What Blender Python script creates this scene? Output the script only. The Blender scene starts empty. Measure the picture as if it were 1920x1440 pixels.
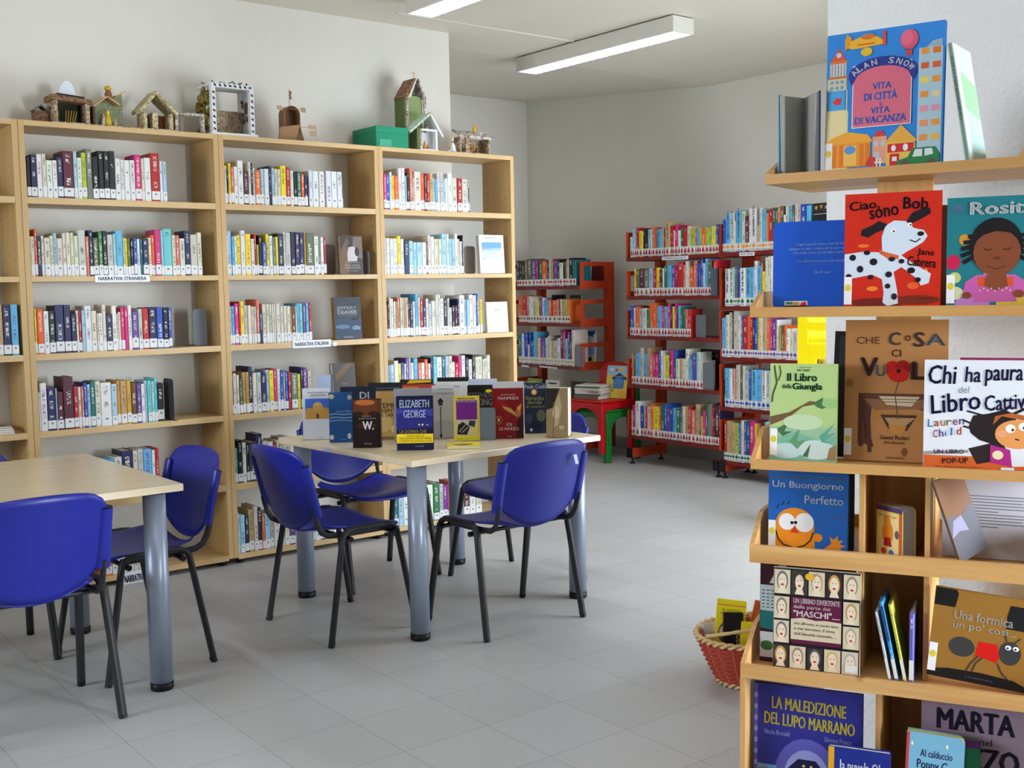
import bpy, math, random, re
import numpy as np
from mathutils import Matrix, Vector
random.seed(7)
SC = bpy.context.scene
COL = SC.collection
PI = math.pi

# ------------------------------------------------------------------ camera, world, light, exposure
YAW, PITCH, ROLL, FPX = math.radians(38.0815), math.radians(4.815), math.radians(-0.9944), 2111.0
EYE = np.array([0.0, 0.0, 1.42])
_f = np.array([math.sin(YAW) * math.cos(PITCH), math.cos(YAW) * math.cos(PITCH), -math.sin(PITCH)])
_r0 = np.array([math.cos(YAW), -math.sin(YAW), 0.0])
_u0 = np.cross(_r0, _f)
_r = _r0 * math.cos(ROLL) + _u0 * math.sin(ROLL)
_u = -_r0 * math.sin(ROLL) + _u0 * math.cos(ROLL)
cam = bpy.data.cameras.new('camera')
cam.sensor_width = 36.0
cam.lens = FPX / 1920.0 * 36.0
cam.clip_start = 0.05
camo = bpy.data.objects.new('camera', cam)
COL.objects.link(camo)
camo.matrix_world = Matrix(((_r[0], _u[0], -_f[0], EYE[0]), (_r[1], _u[1], -_f[1], EYE[1]), (_r[2], _u[2], -_f[2], EYE[2]), (0, 0, 0, 1)))
SC.camera = camo

SC.view_settings.view_transform = 'Standard'
SC.view_settings.look = 'None'
SC.view_settings.gamma = 1.0
SC.view_settings.use_curve_mapping = False
SC.view_settings.exposure = 0.24

wd = bpy.data.worlds.new('world')
SC.world = wd
wd.use_nodes = True
wd.node_tree.nodes['Background'].inputs[0].default_value = (0.80, 0.88, 1.0, 1)
wd.node_tree.nodes['Background'].inputs[1].default_value = 1.0

def area(name, loc, target, sx, sy, power, col, spread):
    l = bpy.data.lights.new(name, 'AREA')
    l.shape = 'RECTANGLE'
    l.size, l.size_y, l.energy, l.color = sx, sy, power, col
    l.spread = math.radians(spread)
    o = bpy.data.objects.new(name, l)
    COL.objects.link(o)
    o.location = loc
    o.rotation_euler = (Vector(target) - Vector(loc)).to_track_quat('-Z', 'Y').to_euler()
    return o
# daylight through the windows below; the left one is added to light the pillar
area('daylight_bay_window', (5.45, 2.32, 1.12), (4.0, 5.6, .60), 2.2, 2.0, 74, (0.80, 0.89, 1.0), 130)
area('daylight_rear_window', (3.9, -2.2, 1.2), (3.6, 5.8, .10), 1.8, 1.9, 140, (0.84, 0.92, 1.0), 58)
area('added_left_light', (-2.9, 3.9, 1.75), (2.9, 2.3, 1.75), 1.9, 1.2, 60, (0.86, 0.93, 1.0), 110)

# ------------------------------------------------------------------ pixel rays (measured on the photograph) -> points on real planes
def ray(x, y): return _r * (x - 960) / FPX + _u * (720 - y) / FPX + _f
def onz(x, y, z):
    d = ray(x, y); return EYE + d * (z - EYE[2]) / d[2]
def ony(x, y, Y):
    d = ray(x, y); return EYE + d * (Y - EYE[1]) / d[1]
def onx(x, y, X):
    d = ray(x, y); return EYE + d * (X - EYE[0]) / d[0]
def onp(x, y, P, N):
    d = ray(x, y); N = np.array(N); return EYE + d * ((np.array(P) - EYE) @ N) / (d @ N)

# ------------------------------------------------------------------ materials
def lin(c):
    c = c / 255.0
    return c / 12.92 if c <= 0.04045 else ((c + 0.055) / 1.055) ** 2.4
def rgb(c): return (lin(c[0]), lin(c[1]), lin(c[2]), 1.0)
_M = {}
def mat(c, rough=0.55, metal=0.0, emit=0.0, spec=0.25):
    key = (tuple(c), rough, metal, emit, spec)
    if key in _M: return _M[key]
    m = bpy.data.materials.new('paint_%d_%d_%d' % tuple(c)); m.use_nodes = True
    b = m.node_tree.nodes['Principled BSDF']
    b.inputs['Base Color'].default_value = rgb(c)
    b.inputs['Roughness'].default_value = rough
    b.inputs['Metallic'].default_value = metal
    b.inputs['Specular IOR Level'].default_value = spec
    if emit:
        b.inputs['Emission Color'].default_value = rgb(c); b.inputs['Emission Strength'].default_value = emit
    _M[key] = m
    return m
class NT:
    def __init__(s, name):
        s.m = bpy.data.materials.new(name); s.m.use_nodes = True; s.t = s.m.node_tree
        s.b = s.t.nodes['Principled BSDF']
    def n(s, typ, **kw):
        nd = s.t.nodes.new(typ)
        for k, v in kw.items():
            if k.startswith('_'): nd.inputs[k[1:].replace('_', ' ')].default_value = v
            else: setattr(nd, k, v)
        return nd
    def l(s, a, b): s.t.links.new(a, b)
    def ramp(s, src, stops):
        r = s.n('ShaderNodeValToRGB'); e = r.color_ramp.elements
        while len(e) < len(stops): e.new(0.5)
        for i, (p, c) in enumerate(stops): e[i].position = p; e[i].color = rgb(c)
        s.l(src, r.inputs[0]); return r
    def bump(s, src, strength, dist=0.01):
        b = s.n('ShaderNodeBump'); b.inputs['Strength'].default_value = strength; b.inputs['Distance'].default_value = dist
        s.l(src, b.inputs['Height']); s.l(b.outputs[0], s.b.inputs['Normal'])
def math_node(t, op, a, b=None):
    nd = t.n('ShaderNodeMath', operation=op)
    for i, v in enumerate((a, b)):
        if v is None: continue
        if isinstance(v, (int, float)): nd.inputs[i].default_value = v
        else: t.l(v, nd.inputs[i])
    return nd.outputs[0]

def wood(name, c0, c1, scale, rough=0.45, axis=0, knots=False):
    t = NT(name); tc = t.n('ShaderNodeTexCoord'); mp = t.n('ShaderNodeMapping')
    sc = [scale * 14] * 3; sc[axis] = scale
    mp.inputs['Scale'].default_value = sc
    t.l(tc.outputs['Object'], mp.inputs['Vector'])
    nz = t.n('ShaderNodeTexNoise', _Scale=1.0, _Detail=5.0, _Distortion=0.6 if knots else 0.2)
    t.l(mp.outputs[0], nz.inputs['Vector'])
    r = t.ramp(nz.outputs['Fac'], [(0.3, c0), (0.7, c1)])
    out = r.outputs[0]
    if knots:
        v = t.n('ShaderNodeTexVoronoi', _Scale=5.0); t.l(tc.outputs['Object'], v.inputs['Vector'])
        k = t.ramp(v.outputs['Distance'], [(0.035, (92, 58, 30)), (0.075, (255, 255, 255))])
        mx = t.n('ShaderNodeMix', data_type='RGBA', blend_type='MULTIPLY'); mx.inputs[0].default_value = 0.8
        t.l(out, mx.inputs[6]); t.l(k.outputs[0], mx.inputs[7]); out = mx.outputs[2]
    t.l(out, t.b.inputs['Base Color']); t.b.inputs['Roughness'].default_value = rough
    return t.m
MAPLE = wood('maple_board', (198, 163, 108), (208, 177, 126), 1.4, axis=0)
MAPLEV = wood('maple_upright', (188, 151, 93), (200, 166, 110), 1.4, axis=2)
MAPLE_EDGE = wood('maple_edge', (206, 180, 138), (190, 160, 118), 3.0, axis=0)
TABLEW = wood('beech_laminate', (218, 200, 166), (226, 210, 178), 1.8, rough=0.24, axis=0)
PINE = wood('pine_board', (190, 138, 78), (216, 170, 108), 2.2, axis=0, knots=True)
PINEV = wood('pine_upright', (184, 134, 76), (212, 166, 104), 2.2, axis=2)
BEECH = wood('beech_tray', (190, 140, 78), (206, 156, 92), 2.0, axis=0)

def plaster(name, c, bscale, bstr, var=5):
    t = NT(name); tc = t.n('ShaderNodeTexCoord')
    nz = t.n('ShaderNodeTexNoise', _Scale=1.3, _Detail=3.0); t.l(tc.outputs['Object'], nz.inputs['Vector'])
    r = t.ramp(nz.outputs['Fac'], [(0.3, tuple(v - var for v in c)), (0.7, c)])
    t.l(r.outputs[0], t.b.inputs['Base Color']); t.b.inputs['Roughness'].default_value = 0.9
    t.b.inputs['Specular IOR Level'].default_value = 0.15
    n2 = t.n('ShaderNodeTexNoise', _Scale=bscale, _Detail=4.0); t.l(tc.outputs['Object'], n2.inputs['Vector'])
    t.bump(n2.outputs['Fac'], bstr, 0.006)
    return t.m
WALL = plaster('wall_paint', (228, 225, 216), 120.0, 0.05)
CEIL = plaster('ceiling_paint', (226, 220, 208), 90.0, 0.03)
STUCCO = plaster('stucco_plaster', (240, 241, 241), 62.0, 0.9, 2)

def tiles():
    t = NT('floor_tile'); tc = t.n('ShaderNodeTexCoord'); sp = t.n('ShaderNodeSeparateXYZ'); t.l(tc.outputs['Object'], sp.inputs[0])
    S = 0.3201; ids = []; lines = []
    for ax, off in ((0, 2.1265), (1, 2.5556)):
        q = math_node(t, 'DIVIDE', math_node(t, 'SUBTRACT', sp.outputs[ax], off - 30 * S), S)
        ids.append(math_node(t, 'FLOOR', q)); fr = math_node(t, 'FRACT', q)
        a = math_node(t, 'LESS_THAN', fr, 0.0032); b = math_node(t, 'GREATER_THAN', fr, 0.9968)
        lines.append(math_node(t, 'MAXIMUM', a, b))
    g = math_node(t, 'MAXIMUM', lines[0], lines[1])
    cb = t.n('ShaderNodeCombineXYZ'); t.l(ids[0], cb.inputs[0]); t.l(ids[1], cb.inputs[1])
    wn = t.n('ShaderNodeTexWhiteNoise', noise_dimensions='3D'); t.l(cb.outputs[0], wn.inputs['Vector'])
    nz = t.n('ShaderNodeTexNoise', _Scale=220.0, _Detail=2.0); t.l(tc.outputs['Object'], nz.inputs['Vector'])
    v = math_node(t, 'ADD', math_node(t, 'MULTIPLY', wn.outputs['Value'], 0.22), math_node(t, 'MULTIPLY', nz.outputs['Fac'], 0.78))
    r = t.ramp(v, [(0.2, (176, 176, 174)), (0.8, (190, 190, 188))])
    mx = t.n('ShaderNodeMix', data_type='RGBA'); t.l(g, mx.inputs[0]); t.l(r.outputs[0], mx.inputs[6]); mx.inputs[7].default_value = rgb((128, 126, 122))
    t.l(mx.outputs[2], t.b.inputs['Base Color']); t.b.inputs['Roughness'].default_value = 0.42
    t.bump(math_node(t, 'SUBTRACT', 1.0, g), 0.25, 0.002)
    return t.m
TILE = tiles()

def cover_material():
    t = NT('book_cover'); oi = t.n('ShaderNodeObjectInfo'); tc = t.n('ShaderNodeTexCoord'); sp = t.n('ShaderNodeSeparateXYZ')
    t.l(tc.outputs['Generated'], sp.inputs[0])
    rnd = math_node(t, 'MULTIPLY', oi.outputs['Random'], 97.0)
    cb = t.n('ShaderNodeCombineXYZ')
    t.l(math_node(t, 'MULTIPLY', sp.outputs[2], 46.0), cb.inputs[0]); t.l(math_node(t, 'MULTIPLY', sp.outputs[0], 3.0), cb.inputs[1]); t.l(rnd, cb.inputs[2])
    nz = t.n('ShaderNodeTexNoise', _Scale=1.0, _Detail=1.0); t.l(cb.outputs[0], nz.inputs['Vector'])
    cb2 = t.n('ShaderNodeCombineXYZ'); t.l(math_node(t, 'MULTIPLY', sp.outputs[2], 4.0), cb2.inputs[0]); t.l(rnd, cb2.inputs[1])
    n2 = t.n('ShaderNodeTexNoise', _Scale=1.0, _Detail=0.0); t.l(cb2.outputs[0], n2.inputs['Vector'])
    m = math_node(t, 'MULTIPLY', math_node(t, 'GREATER_THAN', nz.outputs['Fac'], 0.5), math_node(t, 'GREATER_THAN', n2.outputs['Fac'], 0.5))
    for v, op, lim in ((sp.outputs[0], 'GREATER_THAN', 0.3), (sp.outputs[0], 'LESS_THAN', 0.7), (sp.outputs[2], 'GREATER_THAN', 0.28), (sp.outputs[2], 'LESS_THAN', 0.93), (sp.outputs[1], 'LESS_THAN', 0.03)):
        m = math_node(t, 'MULTIPLY', m, math_node(t, op, v, lim))
    bw = t.n('ShaderNodeRGBToBW'); t.l(oi.outputs['Color'], bw.inputs[0])
    ink = t.n('ShaderNodeMix', data_type='RGBA'); t.l(math_node(t, 'GREATER_THAN', bw.outputs[0], 0.28), ink.inputs[0])
    ink.inputs[6].default_value = rgb((225, 222, 210)); ink.inputs[7].default_value = rgb((70, 66, 72))
    mx = t.n('ShaderNodeMix', data_type='RGBA'); t.l(math_node(t, 'MULTIPLY', m, 0.75), mx.inputs[0]); t.l(oi.outputs['Color'], mx.inputs[6]); t.l(ink.outputs[2], mx.inputs[7])
    t.l(mx.outputs[2], t.b.inputs['Base Color']); t.b.inputs['Roughness'].default_value = 0.42
    t.b.inputs['Specular IOR Level'].default_value = 0.3
    return t.m
COVER = cover_material()
PAGES = mat((222, 214, 196), 0.9)
LABEL = mat((224, 224, 222), 0.5)
BLUEP = mat((26, 36, 142), 0.36, 0.0, 0.0, 0.4)
BLACKM = mat((48, 48, 52), 0.4, 0.2)
LEGM = mat((150, 160, 178), 0.35, 0.35)
BLACKP = mat((18, 18, 26), 0.45)
WHITE = mat((235, 235, 235), 0.5)
REDM = mat((176, 58, 26), 0.45)
REDDK = mat((112, 28, 22), 0.45)
GREYM = mat((128, 132, 136), 0.5)

# ------------------------------------------------------------------ mesh builder
class MB:
    def __init__(s): s.v, s.f, s.mi, s.mats, s.sm = [], [], [], [], []
    def m(s, material):
        if material not in s.mats: s.mats.append(material)
        return s.mats.index(material)
    def add(s, vs, fs, material, smooth=False):
        o = len(s.v); k = s.m(material)
        s.v += [tuple(map(float, p)) for p in vs]
        for f in fs: s.f.append([i + o for i in f]); s.mi.append(k); s.sm.append(smooth)
        return s
    def box(s, x0, x1, y0, y1, z0, z1, material):
        x0, x1 = sorted((x0, x1)); y0, y1 = sorted((y0, y1)); z0, z1 = sorted((z0, z1))
        return s.add([(x0, y0, z0), (x1, y0, z0), (x1, y1, z0), (x0, y1, z0), (x0, y0, z1), (x1, y0, z1), (x1, y1, z1), (x0, y1, z1)],
                     [(3, 2, 1, 0), (4, 5, 6, 7), (0, 1, 5, 4), (1, 2, 6, 5), (2, 3, 7, 6), (3, 0, 4, 7)], material)
    def bar(s, a, b, w, h, material, up=(0, 0, 1)):
        a, b = Vector(a), Vector(b); d = (b - a).normalized(); up = Vector(up)
        if abs(d.dot(up)) > 0.95: up = Vector((1, 0, 0))
        p = d.cross(up).normalized() * w / 2; q = p.cross(d).normalized() * h / 2
        return s.add([a - p - q, a + p - q, a + p + q, a - p + q, b - p - q, b + p - q, b + p + q, b - p + q],
                     [(3, 2, 1, 0), (4, 5, 6, 7), (0, 1, 5, 4), (1, 2, 6, 5), (2, 3, 7, 6), (3, 0, 4, 7)], material)
    def prism(s, pts, axis, a0, a1, material):
        def P(p, t): return {0: (t, p[0], p[1]), 1: (p[0], t, p[1]), 2: (p[0], p[1], t)}[axis]
        n = len(pts)
        return s.add([P(p, a0) for p in pts] + [P(p, a1) for p in pts],
                     [tuple(range(n)), tuple(range(2 * n - 1, n - 1, -1))] + [(i, i + n, (i + 1) % n + n, (i + 1) % n) for i in range(n)], material)
    def tube(s, path, r, material, n=10, r2=None, caps=True):
        path = [Vector(p) for p in path]; rings = []; prev = None
        for i, p in enumerate(path):
            d = (path[min(i + 1, len(path) - 1)] - path[max(i - 1, 0)]).normalized()
            if prev is None:
                a = d.cross(Vector((0, 0, 1)) if abs(d.z) < 0.9 else Vector((1, 0, 0))).normalized()
            else: a = (prev - d * prev.dot(d)).normalized()
            prev = a; b = d.cross(a); rr = r[i] if isinstance(r, (list, tuple)) else r
            rings.append([p + a * rr * math.cos(2 * PI * k / n) + b * (r2 or rr) * math.sin(2 * PI * k / n) for k in range(n)])
        vs = [q for rg in rings for q in rg]; fs = []
        for i in range(len(path) - 1):
            for k in range(n): fs.append((i * n + k, i * n + (k + 1) % n, (i + 1) * n + (k + 1) % n, (i + 1) * n + k))
        s.add(vs, fs, material, True)
        if caps:
            s.add(rings[0], [tuple(range(n - 1, -1, -1))], material); s.add(rings[-1], [tuple(range(n))], material)
        return s
    def lathe(s, prof, c, material, n=20, smooth=True):
        vs = [(c[0] + r * math.cos(2 * PI * k / n), c[1] + r * math.sin(2 * PI * k / n), c[2] + z) for r, z in prof for k in range(n)]
        fs = [(i * n + k, i * n + (k + 1) % n, (i + 1) * n + (k + 1) % n, (i + 1) * n + k) for i in range(len(prof) - 1) for k in range(n)]
        return s.add(vs, fs, material, smooth)
    def blob(s, c, rx, ry, rz, material, n=10, jit=0.0):
        vs, fs = [], []; m = n // 2 + 1
        for i in range(m + 1):
            th = PI * i / m
            for k in range(n):
                ph = 2 * PI * k / n; j = 1 + random.uniform(-jit, jit)
                vs.append((c[0] + rx * j * math.sin(th) * math.cos(ph), c[1] + ry * j * math.sin(th) * math.sin(ph), c[2] + rz * j * math.cos(th)))
        for i in range(m):
            for k in range(n): fs.append((i * n + k, (i + 1) * n + k, (i + 1) * n + (k + 1) % n, i * n + (k + 1) % n))
        return s.add(vs, fs, material, True)
    def grid(s, fn, nu, nv, material, smooth=True):
        vs = [fn(i / nu, j / nv) for j in range(nv + 1) for i in range(nu + 1)]
        fs = [(j * (nu + 1) + i, j * (nu + 1) + i + 1, (j + 1) * (nu + 1) + i + 1, (j + 1) * (nu + 1) + i) for j in range(nv) for i in range(nu)]
        return s.add(vs, fs, material, smooth)
    def build(s, name, parent=None, org=(0, 0, 0), bevel=0, solid=0):
        me = bpy.data.meshes.new(name)
        ox, oy, oz = org
        me.from_pydata([(x - ox, y - oy, z - oz) for x, y, z in s.v], [], s.f)
        for m in s.mats: me.materials.append(m)
        me.polygons.foreach_set('material_index', s.mi); me.polygons.foreach_set('use_smooth', s.sm)
        me.update()
        o = bpy.data.objects.new(name, me); COL.objects.link(o)
        if parent is not None: o.parent = parent
        elif tuple(org) != (0, 0, 0): o.location = org
        if solid:
            md = o.modifiers.new('solid', 'SOLIDIFY'); md.thickness = solid; md.offset = 0
        if bevel:
            md = o.modifiers.new('bevel', 'BEVEL'); md.width = bevel; md.segments = 2; md.limit_method = 'ANGLE'
        return o
def tag(o, label, cat, group=None, kind=None):
    o['label'] = label; o['category'] = cat
    if group: o['group'] = group
    if kind: o['kind'] = kind
    return o
def thing(name, label, cat, loc=(0, 0, 0), rz=0.0, group=None):
    o = bpy.data.objects.new(name, None); COL.objects.link(o)
    o.location = loc; o.rotation_euler = (0, 0, rz); o.empty_display_size = 0.05
    return tag(o, label, cat, group)
def struct(o):
    o['kind'] = 'structure'; return o
_TC = {}
def text_geo(body, bold=0.0, shear=0.0):
    bold = 0.0
    key = (body, bold, shear)
    if key not in _TC:
        cu = bpy.data.curves.new('lettering', 'FONT'); cu.body = body; cu.size = 1.0; cu.offset = bold; cu.shear = shear; cu.resolution_u = 2
        ob = bpy.data.objects.new('lettering', cu)
        me = bpy.data.meshes.new_from_object(ob)
        vs = [tuple(v.co) for v in me.vertices]; fs = [tuple(p.vertices) for p in me.polygons]
        bpy.data.objects.remove(ob); bpy.data.curves.remove(cu); bpy.data.meshes.remove(me)
        xs = [v[0] for v in vs]; ys = [v[1] for v in vs]
        _TC[key] = (vs, fs, min(xs), max(xs), min(ys), max(ys))
    return _TC[key]
def text_pts(body, x0, z0, x1, z1, rot=0.0, bold=0.0, shear=0.0):
    """letters fitted into the box (x0,z0)-(x1,z1), then turned about its centre"""
    vs, fs, a, b, c, d = text_geo(body, bold, shear)
    out = []; cx, cz = (x0 + x1) / 2, (z0 + z1) / 2; ca, sa = math.cos(rot), math.sin(rot)
    for x, y, _ in vs:
        px = x0 + (x - a) / (b - a) * (x1 - x0) - cx; pz = z0 + (y - c) / (d - c) * (z1 - z0) - cz
        out.append((cx + px * ca - pz * sa, cz + px * sa + pz * ca))
    if bold > .005:      # heavier strokes: the letters again, a hair to each side
        d = bold * (z1 - z0) * 1.1; m = len(out); base = list(out); fs = list(fs); one = list(fs)
        for k, (ox, oz) in enumerate(((d, 0), (-d, 0), (0, d * .7))):
            out += [(x + ox, z + oz) for x, z in base]; fs += [tuple(i + m * (k + 1) for i in f) for f in one]
    return out, fs

# ------------------------------------------------------------------ the setting
YB, YW = 5.494, 5.794            # fronts of the wooden bookcases, wall behind them
XWE = float(ony(848.5, 400, YW)[0])   # where that wall ends
XR, YBK = 6.87, float(6.87 / math.tan(YAW + math.atan((995.6 - 960) / FPX)))
ZC = float(ony(848.3, 63, YW)[2]); ZC2 = float(onx(995.6, 193, XR)[2])
def slab(name, x0, x1, y0, y1, z0, z1, m): return struct(MB().box(x0, x1, y0, y1, z0, z1, m).build(name))
slab('floor', -3.2, 7.0, -2.4, YBK + .2, -0.1, 0.0, TILE)
mb = MB()
mb.prism([(-2.4, ZC), (6.15, ZC), (YBK + .2, ZC2 + .03), (YBK + .2, 3.4), (-2.4, 3.4)], 0, -3.2, 7.0, CEIL)
struct(mb.build('ceiling'))
slab('wall_left', -3.05, XWE, YW, YW + .25, 0, ZC + .01, WALL)
slab('wall_return', XWE - .25, XWE - .001, YW + .251, YBK, 0, 3.2, WALL)
slab('wall_back', XWE - .25, XR + .15, YBK, YBK + .15, 0, 3.2, WALL)
slab('wall_right', XR, XR + .15, 1.8, YBK - .001, 0, 3.2, WALL)
slab('baseboard_right', XR - .012, XR - .0005, 2.1, YBK - .001, 0.0005, .10, mat((150, 147, 140), .5))
slab('baseboard_back', XWE, XR - .013, YBK - .013, YBK - .0005, 0.0005, .10, mat((150, 147, 140), .5))
slab('pillar', 2.87, 3.32, .80, 2.108, 0, ZC, STUCCO)
def window_wall(name, n, x0, x1, wx0, wx1, z0, z1, fixed, th, axis):
    mb = MB()
    def B(a0, a1, b0, b1):
        if axis == 'x': mb.box(a0, a1, fixed, fixed + th, b0, b1, WALL)
        else: mb.box(fixed, fixed + th, a0, a1, b0, b1, WALL)
    B(x0, wx0, 0, ZC); B(wx1, x1, 0, ZC); B(wx0, wx1, 0, z0); B(wx0, wx1, z1, ZC)
    struct(mb.build(name))
    f = MB(); m = mat((225, 225, 222), .4)
    def F(a0, a1, b0, b1):
        c = fixed + th * .3
        if axis == 'x': f.box(a0, a1, c, c + .05, b0, b1, m)
        else: f.box(c, c + .05, a0, a1, b0, b1, m)
    F(wx0, wx0 + .05, z0, z1); F(wx1 - .05, wx1, z0, z1); F(wx0 + .05, wx1 - .05, z0, z0 + .05); F(wx0 + .05, wx1 - .05, z1 - .05, z1)
    F((wx0 + wx1) / 2 - .03, (wx0 + wx1) / 2 + .03, z0 + .05, z1 - .05)
    struct(f.build('window_%d' % n))
window_wall('wall_bay', 1, 3.321, XR - .001, 4.35, 6.55, .10, 2.25, 1.92, .19, 'x')
slab('wall_right_rear', 4.90, 5.05, -2.25, 1.919, 0, ZC, WALL)
window_wall('wall_rear', 2, -3.05, 4.899, 2.95, 4.8, .15, 2.25, -2.39, .14, 'x')
window_wall('wall_left_rear', 3, -2.25, YW, 2.95, 4.85, .95, 2.35, -3.1, .14, 'y')  # its window is unseen, added to go with the left light


# fluorescent ceiling lights with louvres, and the thin conduit between them
def ceiling_light(x0, x1, y0, y1, label):
    t = thing('ceiling_light', label, 'ceiling light', ((x0 + x1) / 2, (y0 + y1) / 2, ZC), 0, 'fluorescent ceiling lights')
    o = ((x0 + x1) / 2, (y0 + y1) / 2, ZC); wm = mat((218, 216, 208), .5)
    h = MB(); zb, zt = ZC - .1, ZC - .008; e = .012
    h.box(x0, x1, y0, y1, zt - .006, zt, wm)
    for a in ((x0, x0 + e, y0, y1), (x1 - e, x1, y0, y1), (x0 + e, x1 - e, y0, y0 + e), (x0 + e, x1 - e, y1 - e, y1)): h.box(*a, zb, zt - .006, wm)
    h.box((x0 + x1) / 2 - .05, (x0 + x1) / 2 + .05, y0 + .2, y1 - .2, zt, ZC - .0005, mat((60, 60, 58)))
    h.build('housing', t, o)
    g = MB(); n = 22; cm = mat((235, 238, 245), .2, .6)
    for i in range(1, n):
        y = y0 + e + (y1 - y0 - 2 * e) * i / n
        g.box(x0 + e, x1 - e, y - .0015, y + .0015, zb - .004, zb + .028, cm)
    for fx in (.5,): g.box(x0 + (x1 - x0) * fx - .004, x0 + (x1 - x0) * fx + .004, y0 + e, y1 - e, zb + .002, zb + .03, cm)
    g.build('louvre', t, o)
    for fx in (.27, .73):
        x = x0 + (x1 - x0) * fx
        MB().tube([(x, y0 + .03, zb + .045), (x, y1 - .03, zb + .045)], .013, mat((235, 242, 255), .5, 0, 46.0), 10).build('tube_lamp', t, o)
    r = MB().box(x0 + e, x1 - e, y0 + e, y1 - e, zt - .012, zt - .007, mat((245, 248, 255), .4, 0, 3.0))
    r.build('reflector', t, o)
a = onz(968, 135, ZC - .1); b = onz(1001, 141, ZC - .1); c = onz(1288, 63, ZC - .1)
w2 = b[0] - a[0]
ceiling_light(a[0], b[0], c[1], a[1], 'long fluorescent ceiling light with louvre, hanging clear before the far wall')
a1 = onz(760, 26, ZC - .1); b1 = onz(804, 33.6, ZC - .1)
ceiling_light(a1[0], a1[0] + w2, a1[1] - (a[1] - c[1]), a1[1], 'fluorescent ceiling light above the wooden bookcases, cut off by the picture edge')
ceiling_light(.65, .65 + w2, .6, 2.0, 'unseen fluorescent ceiling light over the reader, added to light pillar and trays')  # extra fixture out of view, added to brighten the pillar and upper trays
p = onz(1098, 77, ZC); q = onz(806, 33.6, ZC)
tag(MB().box(a1[0] + w2 + .002, a[0] - .002, q[1] - .009, q[1] + .009, ZC - .006, ZC - .0006, CEIL).build('ceiling_conduit'),
    'thin cable conduit on the ceiling linking the two fluorescent lights', 'conduit')

# ------------------------------------------------------------------ books
PAL = dict(W=(222, 222, 218), I=(212, 206, 186), E=(190, 190, 182), G=(112, 116, 112), H=(66, 66, 68), K=(24, 24, 30), N=(32, 36, 78), B=(40, 78, 172),
           S=(92, 172, 216), L=(158, 196, 214), C=(104, 196, 198), T=(30, 98, 104), V=(98, 62, 140), P=(204, 40, 118), R=(176, 30, 34), M=(84, 30, 46),
           O=(222, 98, 34), Y=(232, 210, 40), Q=(196, 146, 44), D=(186, 156, 108), J=(104, 70, 44), F=(44, 112, 66), Z=(168, 186, 62), A=(206, 112, 92), U=(94, 94, 66))
CN = dict(W='white', I='ivory', E='pale grey', G='grey', H='dark grey', K='black', N='navy', B='blue', S='sky blue', L='light blue', C='turquoise', T='teal',
          V='violet', P='magenta', R='red', M='maroon', O='orange', Y='yellow', Q='ochre', D='tan', J='brown', F='green', Z='lime green', A='salmon pink', U='olive')
ORD = 'zeroth first second third fourth fifth sixth seventh eighth ninth tenth eleventh twelfth thirteenth fourteenth fifteenth sixteenth seventeenth eighteenth nineteenth twentieth'.split()
def ordinal(n):
    if n <= 20: return ORD[n]
    return {2: 'twenty', 3: 'thirty', 4: 'forty'}[n // 10] + '-' + ORD[n % 10] if n % 10 else {3: 'thirtieth', 4: 'fortieth'}[n // 10]
def spine_book(name, w, d, h, col, marks):
    """upright book, spine on local -Y; marks: (height of the sticker, colour of its mark or None)"""
    t = min(.0018, w * .22); b = MB()
    r = min(.004, w * .3); hw = w / 2
    outer = [(-hw, d), (-hw, r), (-hw + r * .8, 0), (hw - r * .8, 0), (hw, r), (hw, d)]
    inner = [(hw - t, d), (hw - t, r + t), (-hw + t, r + t), (-hw + t, d)]
    n = len(outer) + len(inner); pts = outer + inner
    vs = [(x, y, 0) for x, y in pts] + [(x, y, h) for x, y in pts]
    quads = [(0, 1, 8, 9), (1, 2, 3, 4, 7, 8), (4, 5, 6, 7)]
    fs = [tuple(reversed(q)) for q in quads] + [tuple(i + n for i in q) for q in quads] + [(i, (i + 1) % n, (i + 1) % n + n, i + n) for i in range(n)]
    b.add(vs, fs, COVER)
    b.box(-hw + t, hw - t, r + t, d - .003, .003, h - .003, PAGES)
    o = b.build(name); o.color = rgb(col)
    if marks:
        hh, mk, z0 = marks; lb = MB(); lw = hw * .94
        lb.box(-lw, lw, -.0006, r * .5, z0, z0 + hh, LABEL)
        if mk:
            m = mat(mk, .5); k = min(lw * .92, .014)
            if mk == (160, 24, 30): lb.prism([(-k, z0 + hh * .24), (k, z0 + hh * .24), (k * .3, z0 + hh * .78), (-k * .3, z0 + hh * .78)], 1, -.0012, -.0007, m)
            else: lb.prism([(k * math.cos(i * PI / 5), z0 + hh * .55 + k * math.sin(i * PI / 5)) for i in range(10)], 1, -.0012, -.0007, m)
            lb.box(-lw * .7, lw * .7, -.0011, -.0007, z0 + hh * .1, z0 + hh * .17, mat((70, 70, 70)))
            lb.box(-lw * .3, lw * .3, -.0011, -.0007, z0 + hh * .86, z0 + hh * .93, mat((70, 70, 70)))
        elif w > .018: lb.box(-lw * .3, lw * .3, -.0011, -.0007, z0 + hh * .55, z0 + hh * .75, mat((120, 124, 140)))
        lb.build('spine_label', o)
    return o
TOK = re.compile(r'(\d+)([A-Z_])(\d*)')
ROWS = {}
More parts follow.
